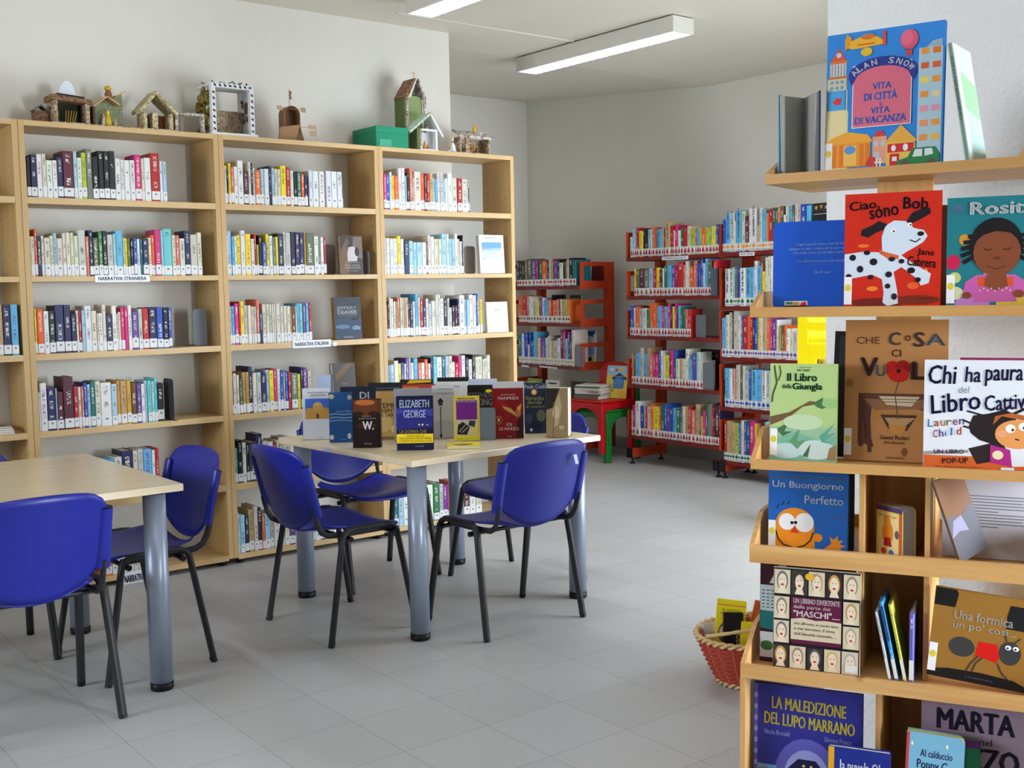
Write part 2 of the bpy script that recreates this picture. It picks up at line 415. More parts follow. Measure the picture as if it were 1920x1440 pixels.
def row(data, s, ox, oy, start, yb0, yb1, plane, axis, zs, where, group, marks, kids=False, depth=(.125, .16), inset=.004, hmax=.32, titles=None, lim=None):
    toks = [(int(a), b, int(c or 0)) for a, b, c in TOK.findall(data)]
    end = toks[-1][0]; books = []; prev = start
    for xr, code, top in toks:
        if code != '_': books.append((prev, xr, code, top))
        prev = xr
    n = len(books)
    for i, (xa, xb, code, top) in enumerate(books):
        def W(x, y): return (onx if axis == 0 else ony)(ox + x / s, oy + y / s, plane)
        yb = lambda x: yb0 + (yb1 - yb0) * (x - start) / max(1, end - start)
        A, B = W(xa, yb(xa)), W(xb, yb(xb)); T = W((xa + xb) / 2, top)
        if lim and axis == 1: A[0] = min(max(A[0], lim[0]), lim[1] - .004); B[0] = min(max(B[0], lim[0] + .004), lim[1])
        if lim and axis == 0: A[1] = min(max(A[1], lim[0] + .004), lim[1]); B[1] = min(max(B[1], lim[0]), lim[1] - .004)
        w = abs((B - A)[1 - axis]); c = (A + B) / 2; h = float(min(max(T[2] - zs, .09), hmax)) - .001
        col = [max(0, min(255, v + random.randint(-7, 7))) for v in PAL[code]]
        hard = w > .03 or code in 'KNMH'
        nm = ('childrens_book' if not kids == 'facts' else 'fact_book') if kids else ('hardback_novel' if hard else 'paperback_novel')
        o = spine_book(nm, max(w - .0008, .004), random.uniform(*depth), h, col, marks(code, w) if marks else None)
        j = random.uniform(0, .006)
        if axis == 1: o.location = (c[0], plane + inset + j, zs + .0006); o.rotation_euler = (0, 0, 0)
        else: o.location = (plane + inset + j, c[1], zs + .0006); o.rotation_euler = (0, 0, -PI / 2)
        k = i + 1 if i < n / 2 else n - i; side = 'left' if i < n / 2 else 'right'
        size = 'thick ' if w > .034 else 'thin ' if w < .013 else ''
        kind = 'book' if kids else ('hardback' if hard else 'paperback')
        tag(o, '%s%s %s, %s from the %s on %s' % (size, CN[code], kind, ordinal(k), side, where), "children's book" if kids else 'book', group)
        if titles and i in titles:
            tx, tc = titles[i]; tb = MB(); vs, fs = text_pts(tx, -.085 * h / .2, -.0042 if w < .02 else -.008, .055 * h / .2, .0042 if w < .02 else .008, 0, .015)
            tb.add([(z, -.0006, h * .62 - x) for x, z in vs], fs, mat(tc, .5)); tb.build('title', o)

# wooden bookcases: uprights, top, five shelves, plinth board, feet
BX = [.50, 1.462, 2.43, 3.38, 4.348]
SHELF_PX = [(381.3, 392.4), (516.4, 525.4), (648.7, 659.3), (781.0, 791.5), (912.0, 924.0), (1046.0, 1056.0)]
SZ = [(float(ony(405, a, YB)[2]), float(ony(405, b, YB)[2])) for a, b in SHELF_PX]
ZTOP = 2.232
CASES = ['the cut-off bookcase', 'the NARRATIVA STRANIERA bookcase', 'the NARRATIVA ITALIANA bookcase', 'the wall-end bookcase']
CL = ['maple bookcase cut off by the picture edge, with pink-footed books and magazines', 'tall maple bookcase carrying the NARRATIVA STRANIERA sign',
      'tall maple bookcase carrying the NARRATIVA ITALIANA sign, between two others', 'last maple bookcase of the row, ending at the corner of the wall']
UT = .026
for i in range(4):
    x0, x1 = BX[i] + .001, BX[i + 1] - .001; o = (x0, YB, 0)
    t = thing('bookcase', CL[i], 'bookcase', o, 0, 'maple bookcases')
    for xa in (x0, x1 - UT):
        u = MB().box(xa, xa + UT, YB, YW - .012, .035, ZTOP, MAPLEV)
        hx = xa + UT if xa == x0 else xa
        for yy in (YB + .05, YB + .24):
            for k in range(38):
                z = .25 + k * .048
                if any(abs(z - a) < .03 for a, b in SZ): continue
                u.box(hx - .0008, hx + .0008, yy - .003, yy + .003, z - .003, z + .003, mat((70, 50, 30)))
        u.build('upright', t, o)
    MB().box(x0 + UT + .0003, x1 - UT - .0003, YB, YW - .012, ZTOP - .024, ZTOP, MAPLE).build('top_board', t, o)
    for k, (za, zb) in enumerate(SZ):
        MB().box(x0 + UT + .0005, x1 - UT - .0005, YB + .001, YW - .014, zb, za, MAPLE if k < 5 else MAPLE).build('shelf' if k < 5 else 'bottom_shelf', t, o)
    for xa in (x0 + .05, x1 - .05):
        for yy in (YB + .04, YW - .06): MB().lathe([(.001, .034), (.022, .034), (.022, .004), (.018, 0), (.001, 0)], (xa, yy, 0.0), BLACKP, 12).build('foot', t, o)

def lab(h=.045):
    return lambda code, w: (h + random.uniform(-.006, .004), None, .004 + random.uniform(0, .006)) if random.random() < .93 else None
SHN = ['top shelf', 'second shelf', 'third shelf', 'fourth shelf', 'fifth shelf', 'bottom shelf']
def wrow(ci, si, data, z, start, yb0, yb1):
    s, ox, oy = z; sn = SHN[si]
    row(data, s, ox, oy, start, yb0, yb1, YB, 1, SZ[si][0], '%s of %s' % (sn, CASES[ci]), 'novels on the %s of %s' % (sn, CASES[ci]), lab(), lim=(BX[ci] + .03, BX[ci + 1] - .03), hmax=SZ[si - 1][1] - SZ[si][0] - .02 if si else .30)
Z1, Z2, Z3, Z4 = (4.235, 0, 200), (4.235, 0, 520), (5.143, 400, 260), (5.143, 400, 530)
Z5, Z6, Z7, Z8 = (3.31, 180, 780), (5.539, 700, 280), (6.857, 700, 530), (2.667, 440, 780)
wrow(0, 2, '38D215 102N215 160S215', Z2, -40, 625, 620)
wrow(1, 0, '258K395 308N380 350W375 383I375 430W425 470W425 515N400 600M352 628L355 665W405 703Z365 748G335 798K395 842K350 885K352 928K352 972W410 1000W420 1045W425 1085W425 1135P380 1160I410 1212W405 1280R368 1305W432 1335L435', Z1, 213, 735, 755)
wrow(1, 1, '258I1030 290I1030 310O972 340N1030 366I1025 412I1040 440I1025 466L1005 512I1045 540I1005 574I1000 600I1000 635I1025 695E980 722A1030 752N980 798U1040 832F990 868K985 912E1015 935L1010 990S985 1005E1040 1025Y1045 1050U1045 1075K1045 1100B1045 1125W1050 1145T1045 1190N1045 1215I1040 1245O1020 1290P975 1310L980 1380C970 1410I1020 1440A1020 1482I1045 1525N985 1580E1015 1615I1000', Z1, 235, 1345, 1335)
wrow(1, 2, '283K250 310Y248 362O252 405W268 455K265 525N222 580N218 622N290 640I262 665R262 690L262 740W225 785I265 795I285 830W285 858I215 905N290 940W225 955I290 975I275 1003P240 1030P238 1060W222 1112V270 1145E250 1195R245 1258N238 1308B235 1352K240 1378B238', Z2, 250, 615, 555)
wrow(1, 3, '335W915 390W838 460N875 470L880 522M910 600M790 635R865 662I870 682A865 708B838 735L850 772T830 815I825 900W835 945L845 972Q820 1020D820 1055Q820 1100J838 1135V840 1162W845 1185L820 1215C820 1240L825 1262C800 1315K840', Z2, 282, 1235, 1130)
wrow(1, 4, '60I275 95I280 125S265 172W255 242N215 272I215 305E205 358S205 378W210 402R200', Z5, 20, 465, 435)
wrow(1, 5, '108O890 140I880 170W870 200W860 240I860 270W855 300I850 320W850', Z5, 65, 1010, 965)
wrow(2, 0, '145W258 160K310 185Y235 212A270 250W268 305W210 352M315 378I225 398N235 420W280 470O305 505L290 550W290 575N262 605L285 635I290 665I295 720Y260 757R275 790I310 820K325 858T315 890O340 920N357 935_0 972W308 1032W312 1084W316 1098_0 1150W312 1206W316 1252W320 1262G380', Z3, 103, 640, 668)
wrow(2, 1, '142W935 192L890 215S940 240W940 280Y930 322W885 376Y918 410W965 432R920 455Z1020 487K930 525B1000 555Y920 590W935 614G950 640Y945 688N915 710I898 762E905 803K900 847N900 890N905 907Q905 985U905 1028W940 1047G945 1080W950 1102R950', Z3, 115, 1308, 1303)
wrow(2, 2, '160V180 190I230 222S225 262P200 275R185 312Y180 348E220 380I218 405I228 432I230 460A160 487N280 525I205 555I203 580I205 600I205 620I203 660I200 690I225 722I222 757I225 770D230 803J225 820I225 845S198 878C200 905V198 935S195 962R192', Z4, 135, 600, 552)
wrow(2, 3, '172K860 205K870 240I875 268I890 298U925 330D865 360Q862 395N810 432I870 475E865 525N875 555L840 598Y845 632P835 660W830 690B850 705I855 735B850 765R860 825G870 858Y880 880N815 925V820 960I850', Z4, 150, 1275, 1195)
wrow(2, 4, '870G190 890C200 920K150 945W165 962K165 1008H160 1042N110 1075W155 1110W160 1130R165 1170I150 1222I130', Z5, 845, 430, 375)
wrow(2, 5, '872I600 905L610 935L615 958N620 990D580 1015I560 1040N570 1055O610 1090L610 1115E605 1150W600 1180W620 1210I640 1245V640 1290W640 1330W650 1365S650 1400W650 1440B640 1480W650 1520W640 1560S630 1600B640 1650W640', Z5, 850, 868, 700)
wrow(3, 0, '150P255 183B265 210W235 235Y270 275O280 308W195 345W192 362L275 390K240 425A195 438I300 508I230 545O255 568M250 598R250 635D250 655I300 680S310 705W248 742E248 760L310 785W300 832W250 884I300 932R300 986I310 1003I315 1013T400', Z6, 118, 635, 655)
wrow(3, 1, '150W920 185W920 220W925 262W925 298Y900 335W930 383N945 425L950 463L965 518L965 566W965 582M960 615I895 650W905 690I930 725I930 775L880 800W880 828L930 860L930 890W880 912I930 935W955 948K890', Z6, 125, 1288, 1278)
wrow(3, 2, '200O290 222K240 245W190 275W205 308I240 330D245 360A190 390I190 412I190 438D190 465I190 490M235 525N245 555W240 588S145 618I195 655R205 695N300 728W205 765E270 798W235 822I235 855I155 880W155 925W200 968K195 1000E200 1028W320 1065K290 1100M295 1122N210 1188W160 1215L215 1250L220 1300W150 1338W160 1362B140 1385I210 1415Y210', Z7, 172, 702, 635)
wrow(3, 3, '245S1065 285W1055 340W1005 380Y1040 415B1025 440W1040 478V975 505E970 540W1030 590S975 635A1030 678W1030 720O985 755W1040 790N970 835C950 900W955 940T950 985L945 1030I940 1070W1020 1115R1030 1150P950 1197W935 1240K960 1288W985 1330K925 1360W955 1420I950 1450I985 1480I970 1515W930', Z7, 200, 1480, 1390)
wrow(3, 5, '825T415 850L410 875W405 905I400 935W390 960I350 1000W345 1030F335 1050E340 1070V345 1090P345 1115A325 1150W400 1180M395 1210W405 1240E400', Z8, 800, 575, 495)

# ------------------------------------------------------------------ signs on shelf edges
def shelf_sign(pxs, s, ox, oy, plane, axis, word, label, rot=0.0, group='shelf signs', col=(28, 44, 92), bold=.03):
    (xa, ya), (xb, yb) = [(ox + x / s, oy + y / s) for x, y in pxs]
    A = (onx if axis == 0 else ony)(xa, ya, plane); B = (onx if axis == 0 else ony)(xb, yb, plane)
    w = abs((B - A)[1 - axis]); h = abs(A[2] - B[2]); c = (A + B) / 2
    mb = MB().box(-w / 2, w / 2, -.002, 0, -h / 2, h / 2, mat((236, 238, 244), .4)); o = mb.build('shelf_sign')
    vs, fs = text_pts(word, -w * .44, -h * .26, w * .44, h * .26, 0, bold)
    MB().add([(x, -.0023, z) for x, z in vs], fs, mat(col, .5)).build('lettering', o)
    o.location = (c[0], plane - .0008, c[2]) if axis == 1 else (plane - .0008, c[1], c[2])
    o.rotation_euler = (0, rot, 0 if axis == 1 else -PI / 2)
    tag(o, label, 'sign', group)
shelf_sign([(752, 1338), (1188, 1390)], *Z1, YB, 1, 'NARRATIVA STRANIERA', 'white shelf sign reading NARRATIVA STRANIERA under the second shelf')
shelf_sign([(762, 562), (1135, 614)], *Z4, YB, 1, 'NARRATIVA ITALIANA', 'white shelf sign reading NARRATIVA ITALIANA under the third shelf')
shelf_sign([(160, 975), (420, 1015)], *Z5, YB, 1, 'NARRATIVA ITALIANA', 'white sign half hidden behind the blue chair, on the bottom shelf')
# crumpled tape at the end of the second sign
a = ony(400 + 1162 / 5.143, 530 + 590 / 5.143, YB)
tag(MB().blob((a[0], YB - .006, a[2]), .02, .006, .012, WHITE, 8, .25).build('paper_scrap'), 'crumpled white paper scrap beside the NARRATIVA ITALIANA sign', 'paper')

# ------------------------------------------------------------------ books shown by their covers
def outline(w, h, r, both=False):
    if r <= 0: return [(-w / 2, 0), (w / 2, 0), (w / 2, h), (-w / 2, h)]
    pts = []
    for cx, cz, a0 in ((w / 2 - r, r, -PI / 2), (w / 2 - r, h - r, 0)): pts += [(cx + r * math.cos(a0 + k * PI / 8), cz + r * math.sin(a0 + k * PI / 8)) for k in range(5)]
    if both:
        for cx, cz, a0 in ((-w / 2 + r, h - r, PI / 2), (-w / 2 + r, r, PI)): pts += [(cx + r * math.cos(a0 + k * PI / 8), cz + r * math.sin(a0 + k * PI / 8)) for k in range(5)]
    else: pts += [(-w / 2, h), (-w / 2, 0)]
    return pts
def art_on(o, art, w, h, y0=-.0002):
    A, T = MB(), MB(); k = 0
    C_ = lambda q: min(max(q, .004), .996)
    M = lambda u, v, k: (-w / 2 + C_(u) * w, y0 - k * .00003, C_(v) * h)
    for it in art:
        k += 1; q = it[0]
        if q == 't':
            _, s, x0, z0, x1, z1, c = it[:7]; rot, bold, sh = (list(it[7:]) + [0, .012, 0][len(it) - 7:])[:3]
            vs, fs = text_pts(s, x0 * w, z0 * h, x1 * w, z1 * h, rot, bold, sh)
            T.add([(-w / 2 + x, y0 - k * .00003, z) for x, z in vs], fs, mat(c, .45)); continue
        if q == 'r': pts = [(it[1], it[2]), (it[3], it[2]), (it[3], it[4]), (it[1], it[4])]; c = it[5]
        elif q == 'e':
            _, cx, cz, rx, rz, c = it[:6]; a = it[6] if len(it) > 6 else 0; asp = h / w
            pts = []
            for i in range(22):
                ex, ez = rx * math.cos(2 * PI * i / 22), rz * math.sin(2 * PI * i / 22)
                pts.append((cx + ex * math.cos(a) - ez * asp * math.sin(a), cz + ez * math.cos(a) + ex / asp * math.sin(a)))
        elif q == 'p': pts, c = it[1], it[2]
        elif q == 'l':
            pp, lw, c = it[1], it[2], it[3]
            for (xa, za), (xb, zb) in zip(pp, pp[1:]):
                dx, dz = (xb - xa) * w, (zb - za) * h; L = math.hypot(dx, dz) or 1; nx, nz = -dz / L * lw / 2, dx / L * lw / 2
                A.add([M(xa - nx / w, za - nz / h, k), M(xa + nx / w, za + nz / h, k), M(xb + nx / w, zb + nz / h, k), M(xb - nx / w, zb - nz / h, k)], [(0, 1, 2, 3)], mat(c, .45))
            continue
        A.add([M(u, v, k) for u, v in pts], [tuple(range(len(pts)))], mat(c, .45))
    if A.v: A.build('cover_art', o)
    if T.v: T.build('title', o)
def cover_book(name, label, cat, w, h, t, col, loc, rz, lean=0.0, roll=0.0, art=(), group=None, r=0.0, bd=.002, right=False, spine=None, pages=None, sticker=False):
    m = mat(col, .4); b = MB(); sx = 1 if right else -1
    ol = outline(w, h, r)
    if right: ol = [(-x, z) for x, z in ol][::-1]
    b.prism(ol, 1, 0, bd, m); b.prism(ol, 1, t - bd, t, m)
    if not r: b.box(sx * w / 2, sx * (w / 2 - bd), bd, t - bd, 0, h, mat(spine, .4) if spine else m)
    o = b.build(name)
    g = MB(); e = .003
    if r:
        n = max(3, int(t / .004)); ol2 = [(x * .992, .001 + z * .993) for x, z in ol]
        for i in range(n):
            y0, y1 = bd + (t - 2 * bd) * i / n, bd + (t - 2 * bd) * (i + .86) / n
            g.prism(ol2, 1, y0, y1, pages or PAGES)
    else:
        g.box(sx * (w / 2 - bd - .0003), -sx * (w / 2 - e), bd + .0003, t - bd - .0003, e, h - e, pages or PAGES)
    g.build('pages', o)
    if art: art_on(o, art, w, h)
    if sticker:
        s = MB(); s.box(-w / 2 + .001, -w / 2 + .018, -.0018, -.0012, .012, .075, WHITE)
        s.prism([(-w / 2 + .0095 + .007 * math.cos(i * PI / 6), .05 + .008 * math.sin(i * PI / 6)) for i in range(12)], 1, -.0021, -.0018, mat((214, 196, 60)))
        s.build('shelf_sticker', o)
    o.location = (loc[0], loc[1], loc[2] + t * math.sin(lean) + w / 2 * abs(math.sin(roll)) + .0004); o.rotation_euler = (-lean, roll, rz)
    return tag(o, label, cat, group)
def bookend(label, c, rz, w, h, foot, col=(118, 124, 130), loc=None, r=.02, group='bookends'):
    m = mat(col, .45); o = MB().prism(outline(w, h, r, True), 1, 0, .0012, m).build('bookend')
    MB().box(-w / 2, w / 2, .0013, foot, 0, .0012, m).build('foot_plate', o)
    o.location = c; o.rotation_euler = (0, 0, rz)
    return tag(o, label, 'bookend', group)

def shelf_face(pxs, z, zs, name, label, col, t, art, right=True, inset=.01, rz=0.0, **kw):
    s, ox, oy = z; (xa, yt), (xb, yb) = pxs
    A = ony(ox + xa / s, oy + yb / s, YB + inset); B = ony(ox + xb / s, oy + yb / s, YB + inset); T = ony(ox + (xa + xb) / 2 / s, oy + yt / s, YB + inset)
    w, h = B[0] - A[0], T[2] - zs
    return cover_book(name, label, 'book', w, h, t, col, ((A[0] + B[0]) / 2, YB + inset, zs + .0008), rz, .06, 0, art, 'books displayed face out in the bookcases', right=right, **kw)
shelf_face([(1240, 938), (1450, 1300)], Z3, SZ[1][0], 'hardback_novel', 'dark book with a dancing couple on its cover, second shelf, facing out', (62, 54, 52), .03,
    [('p', [(0, .0), (.3, 0), (.55, .62), (.3, .95), (0, .6)], (112, 88, 66)), ('p', [(.5, .45), (1, .4), (1, .97), (.6, .97)], (120, 104, 92)), ('e', .45, .73, .13, .06, (60, 46, 40)),
     ('p', [(.3, .33), (.72, .33), (.8, .55), (.62, .72), (.38, .7), (.3, .55)], (196, 190, 190)), ('e', .74, .58, .1, .12, (52, 42, 40)),
     ('t', 'ROSE, AMORE', .17, .2, .85, .245, (220, 214, 206)), ('t', 'E SPAGNOLISMI', .15, .14, .87, .185, (220, 214, 206)), ('l', [(.15, .3), (.85, .3)], .0015, (190, 180, 170)), ('l', [(.25, .08), (.75, .08)], .0015, (190, 180, 170))], spine=(24, 24, 28))
shelf_face([(1180, 145), (1438, 540)], Z4, SZ[2][0], 'hardback_novel', 'dark blue night thriller lettered JEFFERY DEAVER, third shelf, facing out', (30, 40, 52), .03,
    [('r', .02, .03, .98, .5, (44, 62, 84)), ('e', .3, .3, .28, .05, (84, 112, 138)), ('e', .8, .26, .16, .06, (110, 138, 160)), ('r', .02, .1, .98, .22, (40, 56, 78)), ('e', .76, .48, .14, .03, (18, 22, 28)),
     ('t', 'JEFFERY', .1, .69, .84, .78, (186, 192, 196), 0, .02), ('t', 'DEAVER', .14, .6, .85, .685, (214, 218, 220), 0, .03), ('t', "L'UOMO SCOMPARSO", .14, .555, .84, .59, (150, 158, 164)), ('t', 'BESTSELLER', .33, .035, .66, .06, (214, 218, 220))], right=False, spine=(150, 120, 40))
shelf_face([(1168, 780), (1385, 1120)], Z4, SZ[3][0], 'paperback_novel', 'dark brown book on the fourth shelf behind the table display', (58, 50, 46), .035,
    [('p', [(.1, .55), (.5, .75), (.9, .98), (.6, .98), (.1, .72)], (110, 80, 48)), ('t', 'Massimiliano', .22, .54, .8, .565, (150, 140, 130)), ('t', 'Mortacci', .4, .48, .68, .52, (206, 198, 190))], right=True)
shelf_face([(1115, 893), (1368, 1280)], Z6, SZ[1][0], 'paperback_novel', 'white paperback with a pale blue sea picture on its cover, facing out', (226, 228, 232), .03,
    [('r', .1, .36, .9, .81, (196, 206, 222)), ('r', .1, .64, .9, .81, (108, 158, 202)), ('r', .1, .6, .9, .66, (160, 186, 214)), ('l', [(.1, .64), (.3, .645), (.42, .64)], .002, (90, 100, 110)), ('l', [(.43, .58), (.46, .54)], .002, (90, 86, 90)), ('l', [(.55, .59), (.58, .54)], .002, (90, 86, 90)),
     ('t', 'MELANIA MAZZUCCO', .24, .91, .77, .945, (80, 84, 90)), ('t', 'LA FORTUNA', .3, .86, .68, .885, (80, 84, 90)), ('r', .12, .37, .2, .38, (50, 60, 90))])
shelf_face([(1470, 252), (1740, 620)], Z7, SZ[2][0], 'paperback_novel', 'white paperback with a faint pencil face on its cover, facing out', (230, 230, 230), .022,
    [('l', [(.34, .78), (.34, .6), (.38, .6)], .002, (150, 150, 156)), ('l', [(.66, .78), (.66, .6), (.62, .6)], .002, (150, 150, 156)), ('e', .43, .74, .05, .012, (90, 90, 96)), ('e', .57, .74, .05, .012, (90, 90, 96)), ('l', [(.5, .55), (.51, .48)], .0015, (150, 150, 156)),
     ('t', 'EINAUDI', .38, .045, .68, .07, (70, 70, 76)), ('t', 'ultime', .36, .91, .62, .93, (170, 170, 174))])
bookend('grey metal bookend on the third shelf of the NARRATIVA STRANIERA bookcase', (ony(382 - 6, 640, YB + .1)[0], YB + .1, SZ[2][0] + .001), 0, .075, .19, .12, (112, 120, 126))
bookend('slim bookend closing the fourth-shelf row of the NARRATIVA STRANIERA bookcase', (ony(314, 787, YB + .05)[0], YB + .02, SZ[3][0] + .001), PI / 2 + PI, .13, .21, .02, (60, 62, 66))
bookend('pale blue rounded bookend on the fourth shelf, NARRATIVA ITALIANA bookcase', (ony(612, 760, YB + .03)[0], YB + .03, SZ[3][0] + .001), 0, .105, .17, .1, (150, 164, 192), r=.012)
bookend('slim bookend beside the row of the second shelf, NARRATIVA ITALIANA bookcase', (ony(619, 512, YB + .12)[0], YB + .13, SZ[1][0] + .001), .1, .09, .17, .1, (150, 146, 142))
bookend('slim bookend beside the second-shelf row of the wall-end bookcase', (ony(883, 512, YB + .12)[0], YB + .13, SZ[1][0] + .001), .1, .09, .17, .1, (160, 150, 142))
bookend('thin bookend behind the face-out dancing couple book', (ony(690, 512, YB + .03)[0], YB + .05, SZ[1][0] + .001), 1.45, .1, .13, .02, (140, 140, 146))
zz = SZ[3][0] + .001
for i, (c, l) in enumerate((((206, 206, 200), 'white magazine at the bottom of the stack, cut-off bookcase'), ((190, 192, 190), 'white magazine in the middle of the stack, cut-off bookcase'), ((214, 212, 204), 'white magazine third from the bottom, cut-off bookcase'), ((120, 124, 126), 'grey magazine topmost of the stack, cut-off bookcase'))):
    o = MB().box(-.12, .12, -.11, .11, 0, .008, mat(c, .4)).build('magazine'); MB().box(-.118, .121, -.1105, .109, .0015, .0065, PAGES).build('pages', o)
    o.location = (1.27 - i * .01, YB + .125 + i * .004, zz + i * .0085); o.rotation_euler = (0, 0, .1 * i - .1); tag(o, l, 'magazine', 'stacked magazines')

# ------------------------------------------------------------------ tables
def table(cx, cy, a, w, zt, label):
    t = thing('table', label, 'table', (cx, cy, 0), a, 'beech reading tables')
    h = w / 2
    MB().box(-h, h, -h, h, zt - .026, zt, TABLEW).build('tabletop', t, bevel=.0025)
    i = h - .079
    for sx, sy in ((-1, -1), (1, -1), (1, 1), (-1, 1)):
        c = (sx * i, sy * i, 0)
        l = MB().lathe([(.001, .03), (.04, .03), (.04, zt - .034), (.001, zt - .034)], c, LEGM, 28).build('leg', t)
        MB().lathe([(.001, 0), (.037, 0), (.041, .004), (.041, .0295), (.001, .0295)], c, BLACKP, 28).build('foot_cap', l)
        MB().lathe([(.001, zt - .034), (.05, zt - .034), (.05, zt - .0265), (.001, zt - .0265)], c, BLACKP, 28).build('flange', l)
    return t
ZT = .7515
T2 = table(2.897, 4.258, .048, 1.056, ZT, 'beech table with round grey legs covered with standing novels')
T1 = table(.985, 4.365, .012, 1.056, ZT, 'empty beech table with round grey legs, cut off by the picture edge')
o = MB().box(-.001, 0, -.03, .03, -.008, .008, mat((190, 200, 210), .3)).build('sticker', T2)
o.location = (-.528, .10, ZT - .013)

# ------------------------------------------------------------------ blue stacking chairs with black tube frames
def seat_fn(u, v):
    x = (u - .5) * 2; y = (v - .5) * 2
    hw = .225 * (1 - .22 * abs(y) ** 7) * (1 - .05 * max(0, -y)); X = x * hw
    Y = .205 * y * (1 - .10 * abs(x) ** 6)
    Z = .452 + .012 * x * x - .03 * max(0, (y - .55) / .45) ** 2 + (.03 * x * x - .012) * max(0, (-y - .2) / .8) ** 1.6 - .012 * (1 - x * x) * (1 - y * y)
    return (X, Y, Z)
def back_fn(u, v):
    x = (u - .5) * 2
    zb = .45 + .10 * abs(x) ** 2.2; zt = .805 - .018 * x * x - .05 * abs(x) ** 9
    z = zb + (zt - zb) * v
    hw = .222 - .012 * (1 - v)
    return (x * hw, -.205 - .085 * (z - .47) / .33 - .035 * (1 - x * x), z)
def chair(x, y, rz, label):
    t = thing('stacking_chair', label, 'chair', (x, y, 0), rz, 'blue chairs around the tables')
    MB().grid(seat_fn, 18, 16, BLUEP).build('seat', t, solid=.007)
    b = MB().grid(back_fn, 18, 14, BLUEP).build('backrest', t, solid=.007)
    f = MB()
    for s in (-1, 1):
        top = []
        for sy, nm in ((-1, 'leg'), (1, 'leg')):
            path = [(s * .262, sy * .208, .003), (s * .247, sy * .142, .37), (s * .244, sy * .131, .43), (s * .242, sy * .118, .447), (s * .242, sy * .098, .458), (s * .242, sy * .07, .461), (s * .242, 0, .461)]
            lg = MB().tube(path, .012, BLACKM, 12, .0155).build('leg', t)
            MB().tube([(s * .2625, sy * .2095, 0), (s * .2605, sy * .201, .022)], .0135, BLACKP, 12).build('foot_cap', lg)
        # oval tube from under the seat up behind the backrest
        f.tube([(s * .205, .12, .437), (s * .205, -.12, .437), (s * .207, -.175, .442), (s * .209, -.205, .458), (s * .211, -.223, .49), (s * .213, -.2335, .53), (s * .2133, -.239, .56)], .0085, BLACKM, 10, .0125)
    for yy in (-.10, .11): f.tube([(-.247, yy, .425), (.247, yy, .425)], .009, BLACKM, 10)
    for s in (-1, 1):
        for yy in (-.10, .11): f.tube([(s * .243, yy, .424), (s * .262, yy, .424)], .011, BLACKP, 10)
    f.build('frame', t)
    for s in (-1, 1):
        sl = MB().tube([(s * .213, -.2235, .53), (s * .2135, -.244, .62), (s * .214, -.273, .735)], .0165, BLUEP, 12, .025).build('sleeve', b)
        MB().tube([(s * .2155, -.2732, .7352), (s * .2155, -.2742, .739)], .0145, BLACKP, 12, .021).build('sleeve_plug', sl)
    return t
chair(2.335, 4.195, -PI / 2 + .03, 'blue chair turned to the book table, its back towards the picture edge')
chair(2.845, 4.79, PI + .08, 'blue chair behind the book table, facing the camera')
c4 = chair(2.91, 3.785, .01, 'blue chair with a barcode sticker, its back to the camera, at the book table')
chair(3.378, 4.30, PI / 2 + .08, 'blue chair mostly hidden at the far side of the book table, beside the racks')
chair(1.487, 4.335, PI / 2 + .05, 'blue chair beside the empty table, next to the bookcases')
chair(.965, 3.935, .02, 'large blue chair back in front of the empty table')
chair(.99, 4.73, PI - .02, 'blue chair hardly seen behind the empty table')
st = MB().box(-.012, .012, -.0008, 0, -.02, .02, mat((176, 186, 214), .3)).build('barcode_sticker', c4); st.location = (.135, -.3165, .715); st.rotation_euler = (-.25, 0, .28)

# ------------------------------------------------------------------ novels standing on the table
K4 = (3.368, 550, 690)
def tbook(bl, br, top, name, label, col, t, art, dz=0.0, rz=None, h=None, **kw):
    s, ox, oy = K4
    P = onz(ox + bl[0] / s, oy + bl[1] / s, ZT); Q = onz(ox + br[0] / s, oy + br[1] / s, ZT)
    fw = np.array([math.cos(rz), math.sin(rz), 0]) if rz is not None else (Q - P) / np.linalg.norm(Q - P)
    N = np.array([fw[1], -fw[0], 0.0])
    Q = onp(ox + br[0] / s, oy + br[1] / s, P, N); w = abs((Q - P) @ fw)
    if h is None: h = float(onp(ox + (bl[0] + br[0]) / 2 / s, oy + top / s, P, N)[2] - ZT)
    c = P + fw * w / 2
    return cover_book(name, label, 'book', w, h, t, col, (c[0], c[1], ZT + .0008), math.atan2(fw[1], fw[0]), .03, 0, art, 'novels standing on the table', **kw)
VR = math.atan2(-math.sin(YAW), math.cos(YAW))   # facing straight at the camera
tbook((64, 455), (238, 452), 132, 'paperback_novel', 'white novel with a desert church photo, first of the table display', (206, 208, 214), .02,
    [('r', .1, .4, 1, .8, (66, 104, 190)), ('p', [(.1, .4), (1, .4), (1, .58), (.9, .62), (.2, .62), (.1, .58)], (188, 142, 66)), ('e', .55, .66, .17, .07, (204, 166, 96)), ('r', .38, .56, .74, .66, (196, 152, 76)), ('r', .5, .41, .58, .5, (70, 50, 30)),
     ('t', 'TAHAR BEN JELLOUN', .18, .9, .95, .93, (70, 70, 80)), ('t', 'A MIO PADRE', .28, .855, .85, .88, (70, 70, 80)), ('t', 'BOMPIANI', .55, .03, .72, .045, (120, 120, 120))], rz=VR + .08)
